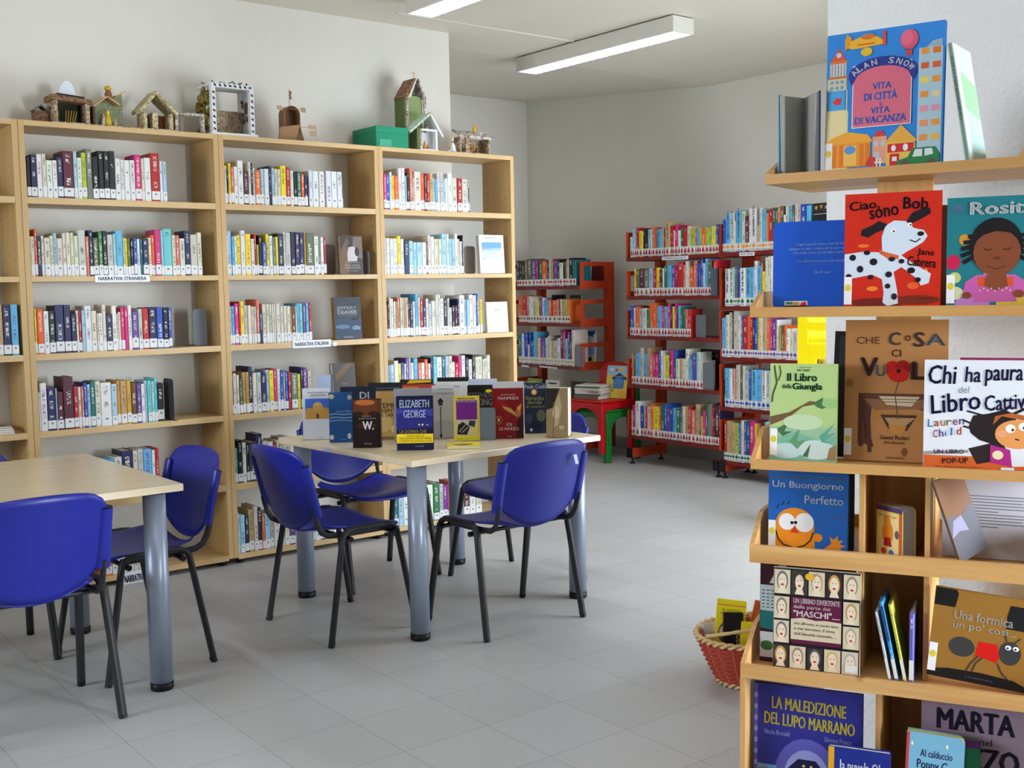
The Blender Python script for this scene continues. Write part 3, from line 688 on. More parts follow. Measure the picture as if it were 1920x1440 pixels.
tbook((230, 472), (376, 476), 158, 'paperback_novel', 'blue novel Gemma Malley with white barbed-wire lines on the table', (30, 74, 128), .02,
    [('e', .12, .92, .12, .05, (176, 160, 120)), ('e', .9, .9, .1, .05, (150, 150, 130)), ('l', [(0, .56), (.3, .575), (.6, .555), (1, .57)], .0016, (214, 220, 226)), ('l', [(0, .49), (.3, .505), (.7, .485), (1, .5)], .0016, (214, 220, 226)), ('l', [(0, .43), (.4, .445), (1, .425)], .0016, (190, 200, 210)), ('e', .1, .1, .09, .05, (190, 190, 170)), ('e', .86, .12, .08, .06, (180, 180, 160)),
     ('t', 'Gemma Malley', .33, .6, .95, .635, (206, 212, 220)), ('t', 'la Dichiarazione', .05, .34, .98, .4, (76, 112, 140)), ('t', 'SALANI', .5, .05, .72, .065, (200, 206, 214))], rz=VR + .04)
tbook((378, 507), (556, 509), 200, 'paperback_novel', 'near-black novel titled W. with an orange glow, at the table edge', (26, 16, 14), .028,
    [('p', [(.02, .7), (.5, .62), (.98, .7), (.98, .99), (.02, .99)], (96, 48, 22)), ('e', .45, .93, .35, .06, (176, 96, 46)), ('e', .2, .7, .2, .05, (40, 20, 14)), ('e', .75, .7, .2, .05, (40, 20, 14)), ('e', .5, .45, .35, .06, (58, 26, 16)),
     ('t', 'IL SEGRETO DI', .34, .635, .66, .655, (190, 170, 150)), ('t', 'Jennifer Lee Carrell', .22, .585, .82, .615, (220, 206, 190)), ('t', 'W.', .36, .37, .74, .54, (236, 232, 228), 0, .03), ('t', 'Rizzoli', .4, .07, .66, .095, (214, 208, 200))], rz=VR - .03)
tbook((655, 523), (886, 525), 182, 'hardback_novel', 'dark blue hardback lettered ELIZABETH GEORGE with a yellow band', (22, 24, 56), .034,
    [('p', [(.0, .38), (1, .42), (1, .62), (.55, .6), (.3, .68), (0, .66)], (38, 38, 120)), ('p', [(0, .66), (.3, .7), (.6, .66), (1, .62), (1, .76), (0, .78)], (58, 58, 150)), ('r', .6, .455, .64, .485, (230, 220, 180)), ('r', .69, .45, .73, .485, (235, 225, 190)), ('r', .82, .455, .87, .475, (210, 180, 90)), ('r', 0, .13, 1, .3, (236, 206, 30)),
     ('t', 'ELIZABETH', .1, .79, .9, .93, (196, 212, 244), 0, .02), ('t', 'GEORGE', .2, .6, .8, .74, (196, 212, 244), 0, .02), ('t', 'LA DONNA CHE', .08, .31, .82, .38, (186, 160, 72)), ('t', 'NOVITA ASSOLUTA', .28, .245, .76, .28, (30, 28, 24)), ('t', 'DUE EDIZIONI IN UNA SETTIMANA', .07, .2, .95, .235, (30, 28, 24)), ('t', 'IL ROMANZO PIU ATTESO DAI LETTORI', .07, .15, .95, .185, (120, 90, 20)), ('t', 'LONGANESI', .5, .06, .74, .08, (200, 200, 204))], rz=VR, right=False)
tbook((640, 470), (880, 474), 152, 'hardback_novel', 'grey hardback hidden behind the ELIZABETH GEORGE book', (150, 152, 160), .03, [], rz=VR, h=.235)
tbook((528, 455), (668, 458), 152, 'paperback_novel', 'tan novel on Sardinia half hidden behind the book W.', (186, 146, 84), .02,
    [('e', .3, .35, .4, .2, (206, 172, 112)), ('e', .8, .22, .16, .08, (216, 188, 130)), ('r', 0, .0, 1, .06, (120, 100, 50)), ('t', 'TEMPI', .1, .66, .95, .76, (44, 34, 24)), ('t', 'OSPITI', .1, .56, .95, .64, (44, 34, 24)), ('t', 'DI SARD', .12, .47, .95, .54, (44, 34, 24))], rz=VR + .05)
tbook((880, 447), (1022, 449), 114, 'paperback_novel', 'pale grey novel with a tall street lamp on its cover', (206, 208, 212), .02,
    [('p', [(.0, .0), (1, 0), (1, .3), (.6, .36), (0, .3)], (190, 192, 198)), ('l', [(.38, .02), (.38, .6)], .0042, (30, 30, 34)), ('e', .38, .05, .055, .04, (30, 30, 34)), ('p', [(.3, .62), (.46, .62), (.5, .7), (.26, .7)], (70, 70, 74)), ('p', [(.24, .7), (.52, .7), (.38, .77)], (30, 30, 34)), ('t', 'CARMINE ABATE', .25, .92, .9, .945, (150, 152, 158)), ('t', "L'ANTEA DEL NORD", .2, .84, .95, .865, (150, 152, 158))], rz=VR)
tbook((1016, 462), (1180, 464), 180, 'paperback_novel', 'yellow and violet novel by Hermann Hesse with a woodcut picture', (214, 190, 84), .018,
    [('r', .0, .0, 1, .08, (214, 200, 40)), ('r', .1, .47, .9, .9, (114, 40, 136)), ('r', .1, .12, .9, .46, (196, 190, 170)), ('p', [(.12, .14), (.5, .13), (.62, .3), (.35, .42), (.16, .36)], (40, 38, 36)), ('p', [(.55, .34), (.8, .3), (.84, .44), (.6, .45)], (60, 56, 52)), ('r', .72, .14, .86, .29, (224, 204, 40)), ('l', [(.2, .2), (.45, .36)], .002, (220, 214, 200)), ('l', [(.3, .18), (.55, .3)], .002, (220, 214, 200)),
     ('t', 'HERMANN HESSE', .15, .92, .82, .96, (74, 48, 60)), ('t', 'Narciso e Boccadoro', .13, .86, .86, .895, (226, 206, 226)), ('t', 'Oscar', .1, .03, .3, .055, (90, 60, 40))], rz=VR + .02, sticker=False)
tbook((1104, 420), (1262, 424), 112, 'paperback_novel', 'black novel lettered STEPHEN KING behind the violet one', (30, 30, 32), .03,
    [('e', .85, .88, .13, .035, (224, 206, 40)), ('t', 'STEPHEN', .04, .74, 1.0, .85, (120, 122, 124), 0, .03), ('t', 'KING', .42, .58, .98, .72, (140, 142, 144), 0, .03), ('p', [(.7, .2), (.95, .2), (.95, .3), (.82, .35), (.7, .3)], (110, 110, 110)), ('e', .82, .26, .07, .04, (40, 40, 40))], rz=VR - .02)
tbook((1260, 449), (1456, 452), 132, 'paperback_novel', 'red novel lettered MANFREDI IDI DI MARZO with a golden eagle', (120, 16, 24), .024,
    [('p', [(0, 0), (.35, 0), (.6, .5), (.3, .9), (0, .7)], (138, 20, 26)), ('p', [(.75, 0), (1, 0), (1, .5), (.8, .35)], (50, 10, 14)), ('p', [(.3, .66), (.6, .6), (.75, .5), (.8, .62), (.95, .7), (.9, .54), (.8, .42), (.62, .5), (.4, .58)], (186, 140, 70)), ('e', .82, .5, .1, .07, (150, 104, 56)), ('e', .2, .37, .12, .085, (190, 130, 60)), ('e', .2, .37, .105, .074, (120, 18, 24)), ('e', .2, .37, .04, .03, (214, 180, 110)),
     ('t', 'VALERIO MASSIMO', .28, .86, .76, .89, (220, 190, 170)), ('t', 'MANFREDI', .18, .775, .84, .835, (236, 226, 216)), ('t', 'IDI', .45, .25, .62, .31, (236, 230, 224)), ('t', 'DI MARZO', .22, .16, .84, .225, (236, 230, 224)), ('t', 'BEST', .14, .4, .26, .42, (220, 180, 110)), ('t', 'SELLERS', .13, .32, .27, .34, (220, 180, 110)), ('t', 'OSCAR', .45, .03, .62, .05, (214, 190, 180))], rz=VR + .0)
tbook((1462, 415), (1600, 418), 98, 'paperback_novel', 'dark blue novel lettered Paulo Coelho, Veronika decide di morire', (38, 46, 74), .022,
    [('e', .45, .82, .13, .06, (206, 150, 70)), ('e', .45, .82, .07, .035, (236, 206, 130)), ('e', .2, .3, .16, .1, (60, 70, 96)), ('e', .75, .35, .2, .12, (96, 104, 84)), ('e', .55, .16, .25, .1, (30, 36, 52)), ('e', .3, .07, .06, .03, (210, 210, 214)),
     ('t', 'Paulo Coelho', .02, .89, 1.1, .97, (206, 210, 220)), ('t', 'Veronika', .04, .66, .9, .74, (186, 190, 90)), ('t', 'decide', .14, .58, .8, .66, (186, 190, 90)), ('t', 'di morire', .06, .5, .92, .57, (186, 190, 90))], rz=VR - .05)
tbook((1598, 441), (1736, 443), 132, 'paperback_novel', 'thick sepia novel with a woman figure, end of the table display', (150, 128, 92), .09,
    [('p', [(0, .55), (.3, .6), (.62, .99), (0, .99)], (34, 28, 22)), ('p', [(.35, .2), (.55, .25), (.72, .6), (.6, .9), (.42, .7)], (184, 164, 128)), ('e', .45, .5, .16, .13, (206, 188, 152)), ('l', [(.3, .03), (.38, .5), (.3, .7)], .003, (90, 70, 44)), ('e', .7, .2, .12, .04, (190, 170, 130))], rz=VR - .22, pages=mat((226, 216, 196), .9))
bookend('grey bookend behind the violet Hermann Hesse novel', tuple(onz(550 + 1180 / 3.368, 690 + 463 / 3.368, ZT + .001) + np.array([.02, .035, 0])), VR, .15, .145, .02, (118, 128, 142), r=.012)
# the flat yellow one lying in front of the bookend
P = onz(550 + 1075 / 3.368, 690 + 500 / 3.368, ZT)
o = MB().box(-.07, .07, -.06, .06, 0, .012, mat((226, 208, 36), .3)).build('paperback_novel')
MB().box(-.0695, .0705, -.0605, .0605, .0015, .0105, PAGES).build('pages', o)
MB().prism([(.045 * math.cos(i * PI / 8) - .005, -.01 + .022 * math.sin(i * PI / 8)) for i in range(16)], 2, .0122, .0126, mat((150, 90, 80))).prism([(-.02, -.02), (.02, -.02), (.02, -.005), (-.02, -.005)], 2, .0127, .0129, mat((50, 60, 110))).build('cover_art', o)
o.location = (P[0], P[1], ZT + .0008); o.rotation_euler = (0, 0, VR + .06); tag(o, 'flat yellow paperback lying before the violet novel', 'book')
# the far half of the display faces the other way: backs and top edges show
FAR = [(300, 515, 122, (34, 40, 62), 'navy book behind the two blue novels, showing white letters', 'DI'), (475, 692, 96, (38, 40, 48), 'black book with pale lines on its back, far side of the table', 'l'),
       (675, 876, 76, (44, 34, 34), 'black and yellow book, far side of the table behind ELIZABETH GEORGE', 'y'), (692, 892, 108, (170, 60, 44), 'orange-red book behind the grey hardback', 'o'),
       (912, 1106, 62, (30, 30, 32), 'black book, farthest of the table display', None), (896, 1098, 90, (206, 208, 206), 'white book right behind the street lamp novel', 'b'),
       (1108, 1284, 72, (170, 176, 192), 'pale blue book, far side behind STEPHEN KING', None), (1282, 1452, 90, (186, 190, 190), 'pale grey book behind the red MANFREDI novel', None)]
for xa, xb, yt, c, l, x in FAR:
    s, ox, oy = K4; hh = random.uniform(.205, .225)
    P, Q = onz(ox + xa / s, oy + yt / s, ZT + hh), onz(ox + xb / s, oy + yt / s, ZT + hh)
    art = {'DI': [('t', 'DI', .55, .72, .8, .88, (210, 214, 220), 0, .03)], 'l': [('l', [(.08, .86), (.9, .88)], .002, (150, 150, 156)), ('l', [(.2, .8), (.8, .81)], .002, (150, 150, 156)), ('l', [(.1, .74), (.95, .76)], .002, (150, 150, 156))],
           'y': [('p', [(.2, .9), (.95, .93), (.95, .99), (.3, .99)], (220, 170, 40)), ('r', .3, .7, .95, .84, (170, 30, 36))], 'o': [('r', .0, .5, .5, .96, (206, 120, 70))], 'b': [('t', 'Calvino', .25, .87, .75, .93, (90, 96, 150))]}.get(x, [])
    w = float(np.linalg.norm(Q - P)); c0 = (P + Q) / 2
    cover_book('hardback_novel' if w > .15 else 'paperback_novel', l, 'book', w, hh, .026, c, (c0[0], c0[1], ZT + .0008), VR + random.uniform(-.06, .06), .02, 0, art, 'novels standing on the table', right=True)

# ------------------------------------------------------------------ dark red metal racks along the far wall
XF = 6.30; XP = 6.62
RK2 = [([(90, 590), (915, 552)], 4.8, 1160, 360), ([(92, 940), (910, 932)], 4.8, 1160, 360), ([(92, 1303), (915, 1306)], 4.8, 1160, 360), ([(115, 405), (985, 487)], 5.143, 1160, 640), ([(115, 915), (985, 1003)], 5.143, 1160, 640)]
RK3 = [([(920, 545), (1360, 522)], 4.8, 1160, 360), ([(920, 1032), (1200, 1026)], 4.8, 1160, 360), ([(985, 157), (1543, 172)], 5.143, 1160, 640), ([(1000, 635), (1455, 668)], 5.143, 1160, 640), ([(1000, 1150), (1300, 1187)], 5.143, 1160, 640)]
RK1 = [([(100, 428), (770, 424)], 5.54, 950, 460), ([(115, 806), (775, 810)], 5.54, 950, 460), ([(120, 1228), (780, 1262)], 5.54, 950, 460)]
def shz(rk): return [float(np.mean([onx(ox + x / s, oy + y / s, XF)[2] for x, y in pts])) for pts, s, ox, oy in rk]
Z_2, Z_3, Z_1 = shz(RK2), shz(RK3), shz(RK1)
Z_1 += [Z_1[2] - .34, Z_1[2] - .62]
def frame_plate(y, z, h, xf=XF, xp=XP, e=.0015, bw=.042):
    mb = MB()
    for a in ((xf, xp, z - .03, z + .04), (xf, xp, z + h - .035, z + h), (xf, xf + bw, z + .04, z + h - .035), (xp - bw, xp, z + .04, z + h - .035)): mb.box(a[0], a[1], y - e, y + e, a[2], a[3], REDM)
    return mb
def rack(y0, y1, zs, top, label, loose=()):
    """y0 near end, y1 far end"""
    o = (XF, (y0 + y1) / 2, 0)
    t = thing('book_rack', label, 'book rack', o, 0, 'dark red metal book racks')
    for y in (y0, y1):
        s = 1 if y == y0 else -1
        p = MB().box(XP, XP + .07, y, y + s * .06, .0505, top, REDM).build('post', t, o)
        b = MB().box(XF - .002, XP + .07, y + s * .003, y + s * .055, .052, .125, REDM).build('base_foot', t, o)
        MB().box(XF - .018, XF - .0025, y + s * .003, y + s * .055, .05, .127, BLACKP).build('end_cap', b, o)
        for xx in (XF + .02, XP + .03): MB().lathe([(.001, 0), (.024, 0), (.024, .008), (.007, .014), (.006, .0515), (.001, .0515)], (xx, y + s * .03, 0), BLACKP, 12).build('levelling_foot', b, o)
    for z in zs:
        MB().box(XF, XP - .003, y0 + .004, y1 - .004, z - .028, z, REDDK).build('shelf', t, o)
        if z > .2:
            for y in (y0 + .002, y1 - .002): frame_plate(y, z, .20).build('side_frame', t, o)
    MB().box(XP + .072, XP + .08, y0 + .03, y1 - .03, top - .17, top, REDDK).build('back_plate', t, o)
Y2a, Y2b, Y1a, Y1b, Y3a = 5.56, 6.535, 7.09, 8.06, 4.60
rack(Y1a, Y1b, Z_1, Z_1[0] + .2, 'dark red metal book rack in the far corner, behind the red chair')
rack(Y2a, Y2b, Z_2, Z_2[0] + .2, 'dark red metal book rack against the far wall, holding five rows of storybooks')
rack(Y3a, Y2a - .004, Z_3, Z_3[0] + .2, 'dark red metal book rack partly hidden behind the picture book display')
RED3 = lambda code, w: (.058, (160, 30, 34) if False else (160, 24, 30), .006)
def dot(c): return lambda code, w: (.055, c, .006)
RN = ['top shelf', 'second shelf', 'third shelf', 'fourth shelf', 'bottom shelf']
def rrow(data, z, start, yb0, yb1, zs, k, rackname, marks, kids, lim, **kw):
    s, ox, oy = z
    zl_ = {N2: Z_2, N3: Z_3, N1: Z_1}[rackname]
    lim = {N2: (Y2a + .006, Y2b - .004), N3: (Y3a + .006, Y2a - .012), N1: (Y1a + .006, Y1b - .006)}[rackname]
    row(data, s, ox, oy, start, yb0, yb1, XF, 0, zs, '%s of %s' % (RN[k], rackname), "children's books on the %s of %s" % (RN[k], rackname), marks, kids, depth=(.13, .17), inset=.006, hmax=zl_[k - 1] - zl_[k] - .034 if k else .30, lim=lim, **kw)
Q3, Q4, Q1 = (4.8, 1160, 360), (5.143, 1160, 640), (5.54, 950, 460)
N2, N3, N1 = 'the middle rack', 'the pillar-side rack', 'the corner rack'
rrow('118W405 135L335 155L330 178R322 210Y350 230M345 258K330 285L335 293W330 320O315 350G330 380S335 395E320 412R330 455D270 487R305 500W345 525P295 548W345 572F320 608R322 635I305 680Z330 692P340 718S330 738Z325 770O325 800Z320 832Z315 840I305 865Y305 890B290 910N290', Q3, 97, 585, 550, Z_2[0], 0, N2, RED3, True, 0)
rrow('150Y690 180U695 222M690 262G695 300L685 330R690 360Y680 385M700 400W690 430F660 468S660 500V665 525R655 572R628 592A655 615W625 632I670 667O670 695A620 710V650 730B640 750B595 768W640 795S590 830U615 845I700 880R610', Q3, 130, 940, 932, Z_2[1], 1, N2, RED3, True, 0)
rrow('130B1025 145W1040 178O1030 210E1050 245W1045 270F1060 305O1000 330O1000 345A1030 380S1025 405P1030 432S1030 460P1005 475N1010 497Y1030 518P1005 530N1025 548S1025 570F1035 590T1050 615A1055 640R1055', Q3, 97, 1303, 1305, Z_2[2], 2, N2, RED3, True, 0)
rrow('135O115 155F110 195S112 210E65 230E62 265S118 290D62 325A122 350P125 375P125 400B88 418W92 440I120 475Y135 490M165 520P88 545B85 580I170 605D165 635I170 665W75 690S170 705O170 745B120 775E105 805I190', Q4, 118, 405, 470, Z_2[3], 3, N2, RED3, True, 0)
rrow('128W665 155P615 200W580 235B625 250I620 265R630 300I630 325O600 380Y632 400O640 435T605 460B610 485V645 515B645 545S645 585F648 605V655 635I630 660D630 690R635 735A665 770D610 790F670 800Y725 830P670 850F615 890G605 905R640 925M620 960M620 980N590', Q4, 117, 915, 1003, Z_2[4], 4, N2, RED3, True, 0)
RD, BK = (186, 40, 36), (60, 60, 70)
rrow('955B250 995S192 1030W190 1042I260 1098S165 1130I170 1165M215 1187W130 1230W130 1240I300 1255D300 1280I110 1312S165 1330D190 1345O185 1375R150 1400T140 1420F150 1445A130 1475U125 1490W205 1520I125 1550S130 1575U100 1600I90 1625E85 1680B75 1712S120', Q3, 927, 540, 515, Z_3[0], 0, N3, dot((230, 150, 50)), 'facts', 0, titles={2: ('INFORMATICA', RD), 8: ('RELIGIONI', RD), 1: ('IL LIBRO DELLE RISPOSTE', RD), 4: ('IL LIBRO DELLA SCUOLA', RD)})
rrow('992W690 1022W685 1040L675 1060U675 1085B675 1132W682 1178S678 1208S675 1235W620 1275S665 1285A640 1310Y715 1330I590 1350I580 1370I575', Q3, 952, 1032, 1022, Z_3[1], 1, N3, dot((24, 110, 60)), 'facts', 0, titles={0: ('NATURA', RD), 1: ('TERRA', RD), 5: ('MARE', RD), 6: ('IL LIBRO DEI PERCHE', RD)})
# third row: tops were read in one enlargement, the shelf in another
rrow('957S1135 985I1105 1010E1085 1025M1090 1062E1070 1090I1110 1108B1115 1150R1120 1175O1115 1195R1120 1215N1140 1240B1130 1260Y1130 1285I1135 1310D1150 1325I1140 1350O1145 1375P1140 1410V1145 1430W1150 1450Q1215 1480U1200 1500O1200 1530W1230 1560I1230 1600E1260', Q3, 920, 1490, 1500, Z_3[2], 2, N3, dot((110, 80, 150)), 'facts', 0)
rrow('1058S260 1085W265 1108W265 1120O270 1140E230 1160I225 1185U228 1205E235 1245E280 1270B275 1325S275 1370S275 1410W285 1450W285 1490L280 1530D290', Q4, 1015, 637, 672, Z_3[3], 3, N3, dot((40, 80, 170)), 'facts', 0, titles={2: ('GEOGRAFIA', RD), 12: ('PREISTORIA', RD), 13: ('CIVILTA ANTICHE', RD), 10: ('IL LIBRO DELLA STORIA', RD)})
rrow('1032R770 1060D770 1085D775 1115D790 1150Z790 1170B785 1200I765 1225B775 1255T785 1300P770 1320Y795 1345Q800 1365R810 1390E820 1410S780 1440L775 1460L780', Q4, 1007, 1150, 1205, Z_3[4], 4, N3, dot((36, 104, 70)), 'facts', 0)
rrow('125N160 150K160 155U180 180K165 210U150 250U140 300V150 318P155 330K160 360F160 412O160 432K160 450W150 470D145 485R140 520V150 540K145 575W180 605K165 620Q160 640E150 680K130 715T150', Q1, 100, 428, 424, Z_1[0], 0, N1, dot((180, 30, 34)), 'corner', 0)
rrow('140O540 160O520 200R530 225A525 245I530 265W545 300E540 330Y560 360V560 375W545 425S565 460O565 465K515 515O570 530I560 550R555 565E560 600D560 625Z565 650O565', Q1, 118, 806, 810, Z_1[1], 1, N1, dot((120, 90, 70)), 'corner', 0)
rrow('150T930 175W920 190B910 215B910 230I1030 245B905 270B990 300S900 320D960 340I965 360P965 395B965 420I960 440E940 460I990 480D990 520E990 550W965 580M880 600P890 625C970 650V900 670K985 695I880', Q1, 118, 1228, 1256, Z_1[2], 2, N1, dot((190, 170, 130)), 'corner', 0)
for o in list(COL.objects):
    if o.name.split('.')[0] == 'childrens_book' and 'corner rack' in o.get('label', ''): o.name = 'youth_book'
shelf_sign([(392, 583), (628, 605)], *Q3, XF, 0, 'ROMANZI E RACCONTI 2', 'white shelf sign reading ROMANZI E RACCONTI on the middle rack')
shelf_sign([(1088, 545), (1224, 572)], *Q3, XF, 0, 'ARTE E SPORT', 'white shelf sign on the top shelf of the rack behind the display')
shelf_sign([(158, 1243), (232, 1266)], *Q1, XF, 0, 'GIALLI', 'short white shelf sign on the third shelf of the corner rack', .04)
shelf_sign([(345, 1254), (526, 1280)], *Q1, XF, 0, 'FANTASCIENZA', 'longer white shelf sign on the third shelf of the corner rack', .02)
shelf_sign([(1700, 640 * 0 + 1190), (1780, 1212)], *Q3, XF, 0, 'MONDO E POPOLI', 'white shelf sign beside the yellow rack')
def rface(pxs, z, zs, name, label, col, t, art, inset=.012, rz=-PI / 2, cat="children's book", **kw):
    s, ox, oy = z; (xa, yt), (xb, yb) = pxs
    P = onx(ox + xa / s, oy + yb / s, XF + inset); fw = np.array([math.cos(rz), math.sin(rz), 0]); N = np.array([fw[1], -fw[0], 0])
    Q = onp(ox + xb / s, oy + yb / s, P, N); w = float((Q - P) @ fw); h = float(onp(ox + (xa + xb) / 2 / s, oy + yt / s, (P + Q) / 2, N)[2] - zs)
    c = P + fw * w / 2
    return cover_book(name, label, cat, w, h, t, col, (c[0], c[1], zs + .0008), rz, .05, 0, art, 'books facing out on the racks', **kw)
rface([(712, 150), (862, 424)], Q1, Z_1[0], 'youth_book', 'dark blue and green book facing out, end of the corner rack top row', (44, 62, 150), .02,
      [('r', 0, .25, 1, .72, (70, 84, 62)), ('r', .1, .42, .95, .52, (190, 140, 40)), ('r', 0, 0, 1, .3, (44, 70, 66)), ('t', 'NUOVO', .4, .88, .62, .92, (190, 190, 210)), ('t', 'IL RACCONTO', .2, .8, .8, .85, (190, 190, 210))], inset=.18)
rface([(655, 520), (768, 800)], Q1, Z_1[1], 'youth_book', 'slate blue book facing out at the end of the corner rack second row', (92, 106, 122), .02,
      [('r', 0, .72, 1, .86, (52, 66, 96)), ('r', 0, .86, 1, 1, (40, 50, 56)), ('t', 'NARRATORI', .08, .88, .95, .94, (190, 194, 190))], inset=.18)
rface([(697, 880), (912, 1250)], Q1, Z_1[2], 'youth_book', 'white book titled Achille with a blue dog shape, corner rack third row', (206, 206, 210), .02,
      [('p', [(.3, .98), (.45, .92), (.62, .9), (.7, .83), (.95, .8), (.9, .86), (.99, .9), (.98, .99), (.8, .96), (.5, .99)], (58, 84, 160)), ('r', 0, .3, 1, .58, (120, 150, 206)), ('r', 0, .56, 1, .6, (70, 120, 110)), ('r', .6, 0, .99, .3, (200, 196, 140)), ('e', .78, .17, .1, .06, (40, 44, 46)), ('l', [(.76, .15), (.86, .27)], .006, (40, 44, 46)), ('t', 'Achille', .12, .76, .5, .83, (96, 50, 54)), ('t', 'il puntino', .3, .7, .6, .74, (96, 50, 54))], inset=.2)
a = onx(950 + 775 / 5.54, 460 + 1250 / 5.54, XF + .02)
bookend('grey bookend standing before the Achille book', (XF + .006, a[1], Z_1[2] + .001), -PI / 2, .1, .17, .012, (118, 122, 134), r=.01)
a = onx(1160 + 912 / 4.8, 360 + 930 / 4.8, XF + .01)
bookend('dark bookend closing the second row of the middle rack', (XF + .012, a[1] + .02, Z_2[1] + .001), PI, .16, .2, .02, (70, 78, 90), r=.01)
a = onx(1160 + 690 / 4.8, 360 + 1300 / 4.8, XF + .03)
bookend('grey bookend closing the third row of the middle rack', (XF + .02, a[1] - .065, Z_2[2] + .001), -PI / 2, .1, .17, .1, (96, 98, 104), r=.01)
a = onx(1160 + 865 / 5.143, 640 + 460 / 5.143, XF + .008)
bookend('grey bookend in front of the SALGARI book', (XF + .008, a[1], Z_2[3] + .001), -PI / 2, .112, .205, .012, (104, 106, 110), r=.01)
rface([(768, 80), (975, 486)], Q4, Z_2[3], 'childrens_book', 'dark maroon book lettered SALGARI behind a grey bookend', (52, 24, 26), .02, [('t', 'EMILIO', .38, .9, .62, .935, (150, 140, 130)), ('t', 'SALGARI', .18, .79, .84, .87, (190, 180, 170)), ('e', .6, .3, .3, .18, (70, 40, 36))], inset=.19)
rface([(1735, 100), (1885, 520)], Q3, Z_3[0], 'fact_book', 'black picture book facing out at the end of the top row by the pillar', (34, 36, 38), .02, [('r', .05, .82, .95, .97, (50, 50, 44)), ('e', .2, .9, .08, .04, (200, 160, 60)), ('e', .5, .92, .08, .04, (180, 140, 60)), ('e', .8, .9, .08, .04, (150, 150, 160)), ('l', [(.05, .75), (.95, .76)], .004, (200, 200, 196)), ('r', .02, .3, .98, .55, (44, 84, 74))])

# the yellow rack next to the pillar
YR = (5.18, 3.62)
t = thing('book_rack', 'bright yellow metal book rack glimpsed between the display and the pillar', 'book rack', (YR[0], YR[1], 0))
YM = mat((238, 214, 0), .4); o = (YR[0], YR[1], 0)
pl = onx(1496, 640, YR[0])[1]
e0 = onx(1498, 640, YR[0]); yz0 = float(onx(1510, 700, YR[0])[2])
px1 = YR[0] + .42
MB().box(YR[0], px1, e0[1] - .03, e0[1], 0, 1.24, YM).build('end_panel', t, (YR[0], YR[1], 0))
for x in (YR[0] + .004, px1 - .05):
    pass
for zz_ in (.28, .56, .84, 1.12):
    MB().box(YR[0] + .01, px1 - .01, e0[1] - .9, e0[1] - .031, zz_ - .025, zz_, YM).build('shelf', t, o)
MB().box(YR[0], YR[0] + .05, e0[1] - .93, e0[1] - .901, 0, 1.24, YM).build('post', t, o)
fr = MB()
ZY = lambda py: float(onx(1535, py, YR[0])[2]); YY = lambda px_: float(onx(px_, 650, YR[0])[1])
fr.box(YR[0] - .012, YR[0] - .0005, YY(1517), e0[1], 0, 1.24, YM)
for a_, b_ in ((0, ZY(690)), (ZY(672), ZY(645)), (ZY(620), ZY(604)), (ZY(596), 1.24)): fr.box(YR[0] - .012, YR[0] - .0005, e0[1] - .28, YY(1517) - .0003, a_, b_, YM)
fr.box(YR[0] - .012, YR[0] - .0005, YY(1532), YY(1517) - .0003, ZY(690) + .0003, ZY(672) - .0003, YM)
fr.build('side_frame', t, o)
for z0, nm in ((.56, 'lower'), (.84, 'upper')):
    for k in range(6):
        b = spine_book('storage_box', .05, .2, .16, (196, 172, 60) if k % 2 else (206, 196, 150), (.05, (40, 60, 120), .02)); b.location = (YR[0] + .03, e0[1] - .075 - k * .055, z0 + .0006); b.rotation_euler = (0, 0, -PI / 2)
        tag(b, '%s book, %s from the pale end on the %s shelf of the yellow rack' % ('ochre' if k % 2 else 'cream', ordinal(k + 1), nm), 'book', 'books in the yellow rack'); b.name = 'fact_book'

# ------------------------------------------------------------------ toddlers' plastic chairs, one stacked on the other
def kid_chair(x, y, z, rz, col, label, hs=.30):
    m = mat(col, .35); t = thing('childs_chair', label, "child's chair", (x, y, z), rz, "stacked children's chairs")
    w, d = .20, .19; s = MB()
    s.box(-w, w, -d, d, hs - .02, hs, m)
    def apron(n):
        pts = [(-w, hs - .021), (-w, hs - .09)]
        L = w if n == 'x' else d
        pts = [(-L, hs - .0205), (-L, hs - .15), (-L + .055, hs - .15)] + [(-(L - .055) * math.cos(k * PI / 10), hs - .15 + .085 * math.sin(k * PI / 10)) for k in range(1, 10)] + [(L - .055, hs - .15), (L, hs - .15), (L, hs - .0205)]
        return pts
    s.build('seat', t, bevel=.012)
    a = MB(); a.prism(apron('x'), 1, -d - .004, -d + .012, m).prism(apron('x'), 1, d - .012, d + .004, m).prism(apron('y'), 0, -w - .004, -w + .012, m).prism(apron('y'), 0, w - .012, w + .004, m)
    a.build('apron', t, bevel=.003)
    for sx in (-1, 1):
        for sy in (-1, 1):
            l = MB().prism([(sx * (w + .004), hs - .15), (sx * (w - .055), hs - .15), (sx * (w - .045), .012), (sx * (w - .035), .004), (sx * (w - .002), .004), (sx * (w + .004), .012)], 1, sy * (d + .004), sy * (d - .05), m).build('leg', t, bevel=.006)
            MB().lathe([(.001, 0), (.008, 0), (.008, .006), (.001, .006)], (sx * (w - .02), sy * (d - .02), -.001), WHITE, 8).build('foot_stud', l)
    b = MB()
    pts = [(-w, hs + .0005)] + [(-w * .98, hs + .2)] + [(w * .96 * math.cos(PI - k * PI / 10), hs + .2 + .10 * math.sin(k * PI / 10)) for k in range(1, 10)] + [(w * .98, hs + .2), (w, hs + .0005)]
    b.prism(pts, 1, d - .03, d + .004, m); b.build('backrest', t, bevel=.008)
    return t
pg = onz(1157, 873, 0)
KR = -PI / 2 + .02
gc = (max(pg[0], 5.95) + .19, 6.825)
kid_chair(gc[0], gc[1], .001, KR, (20, 110, 40), 'green plastic chair under the red one, between two red racks', .43)
rc = (gc[0] - .035, gc[1] + .02, .075)
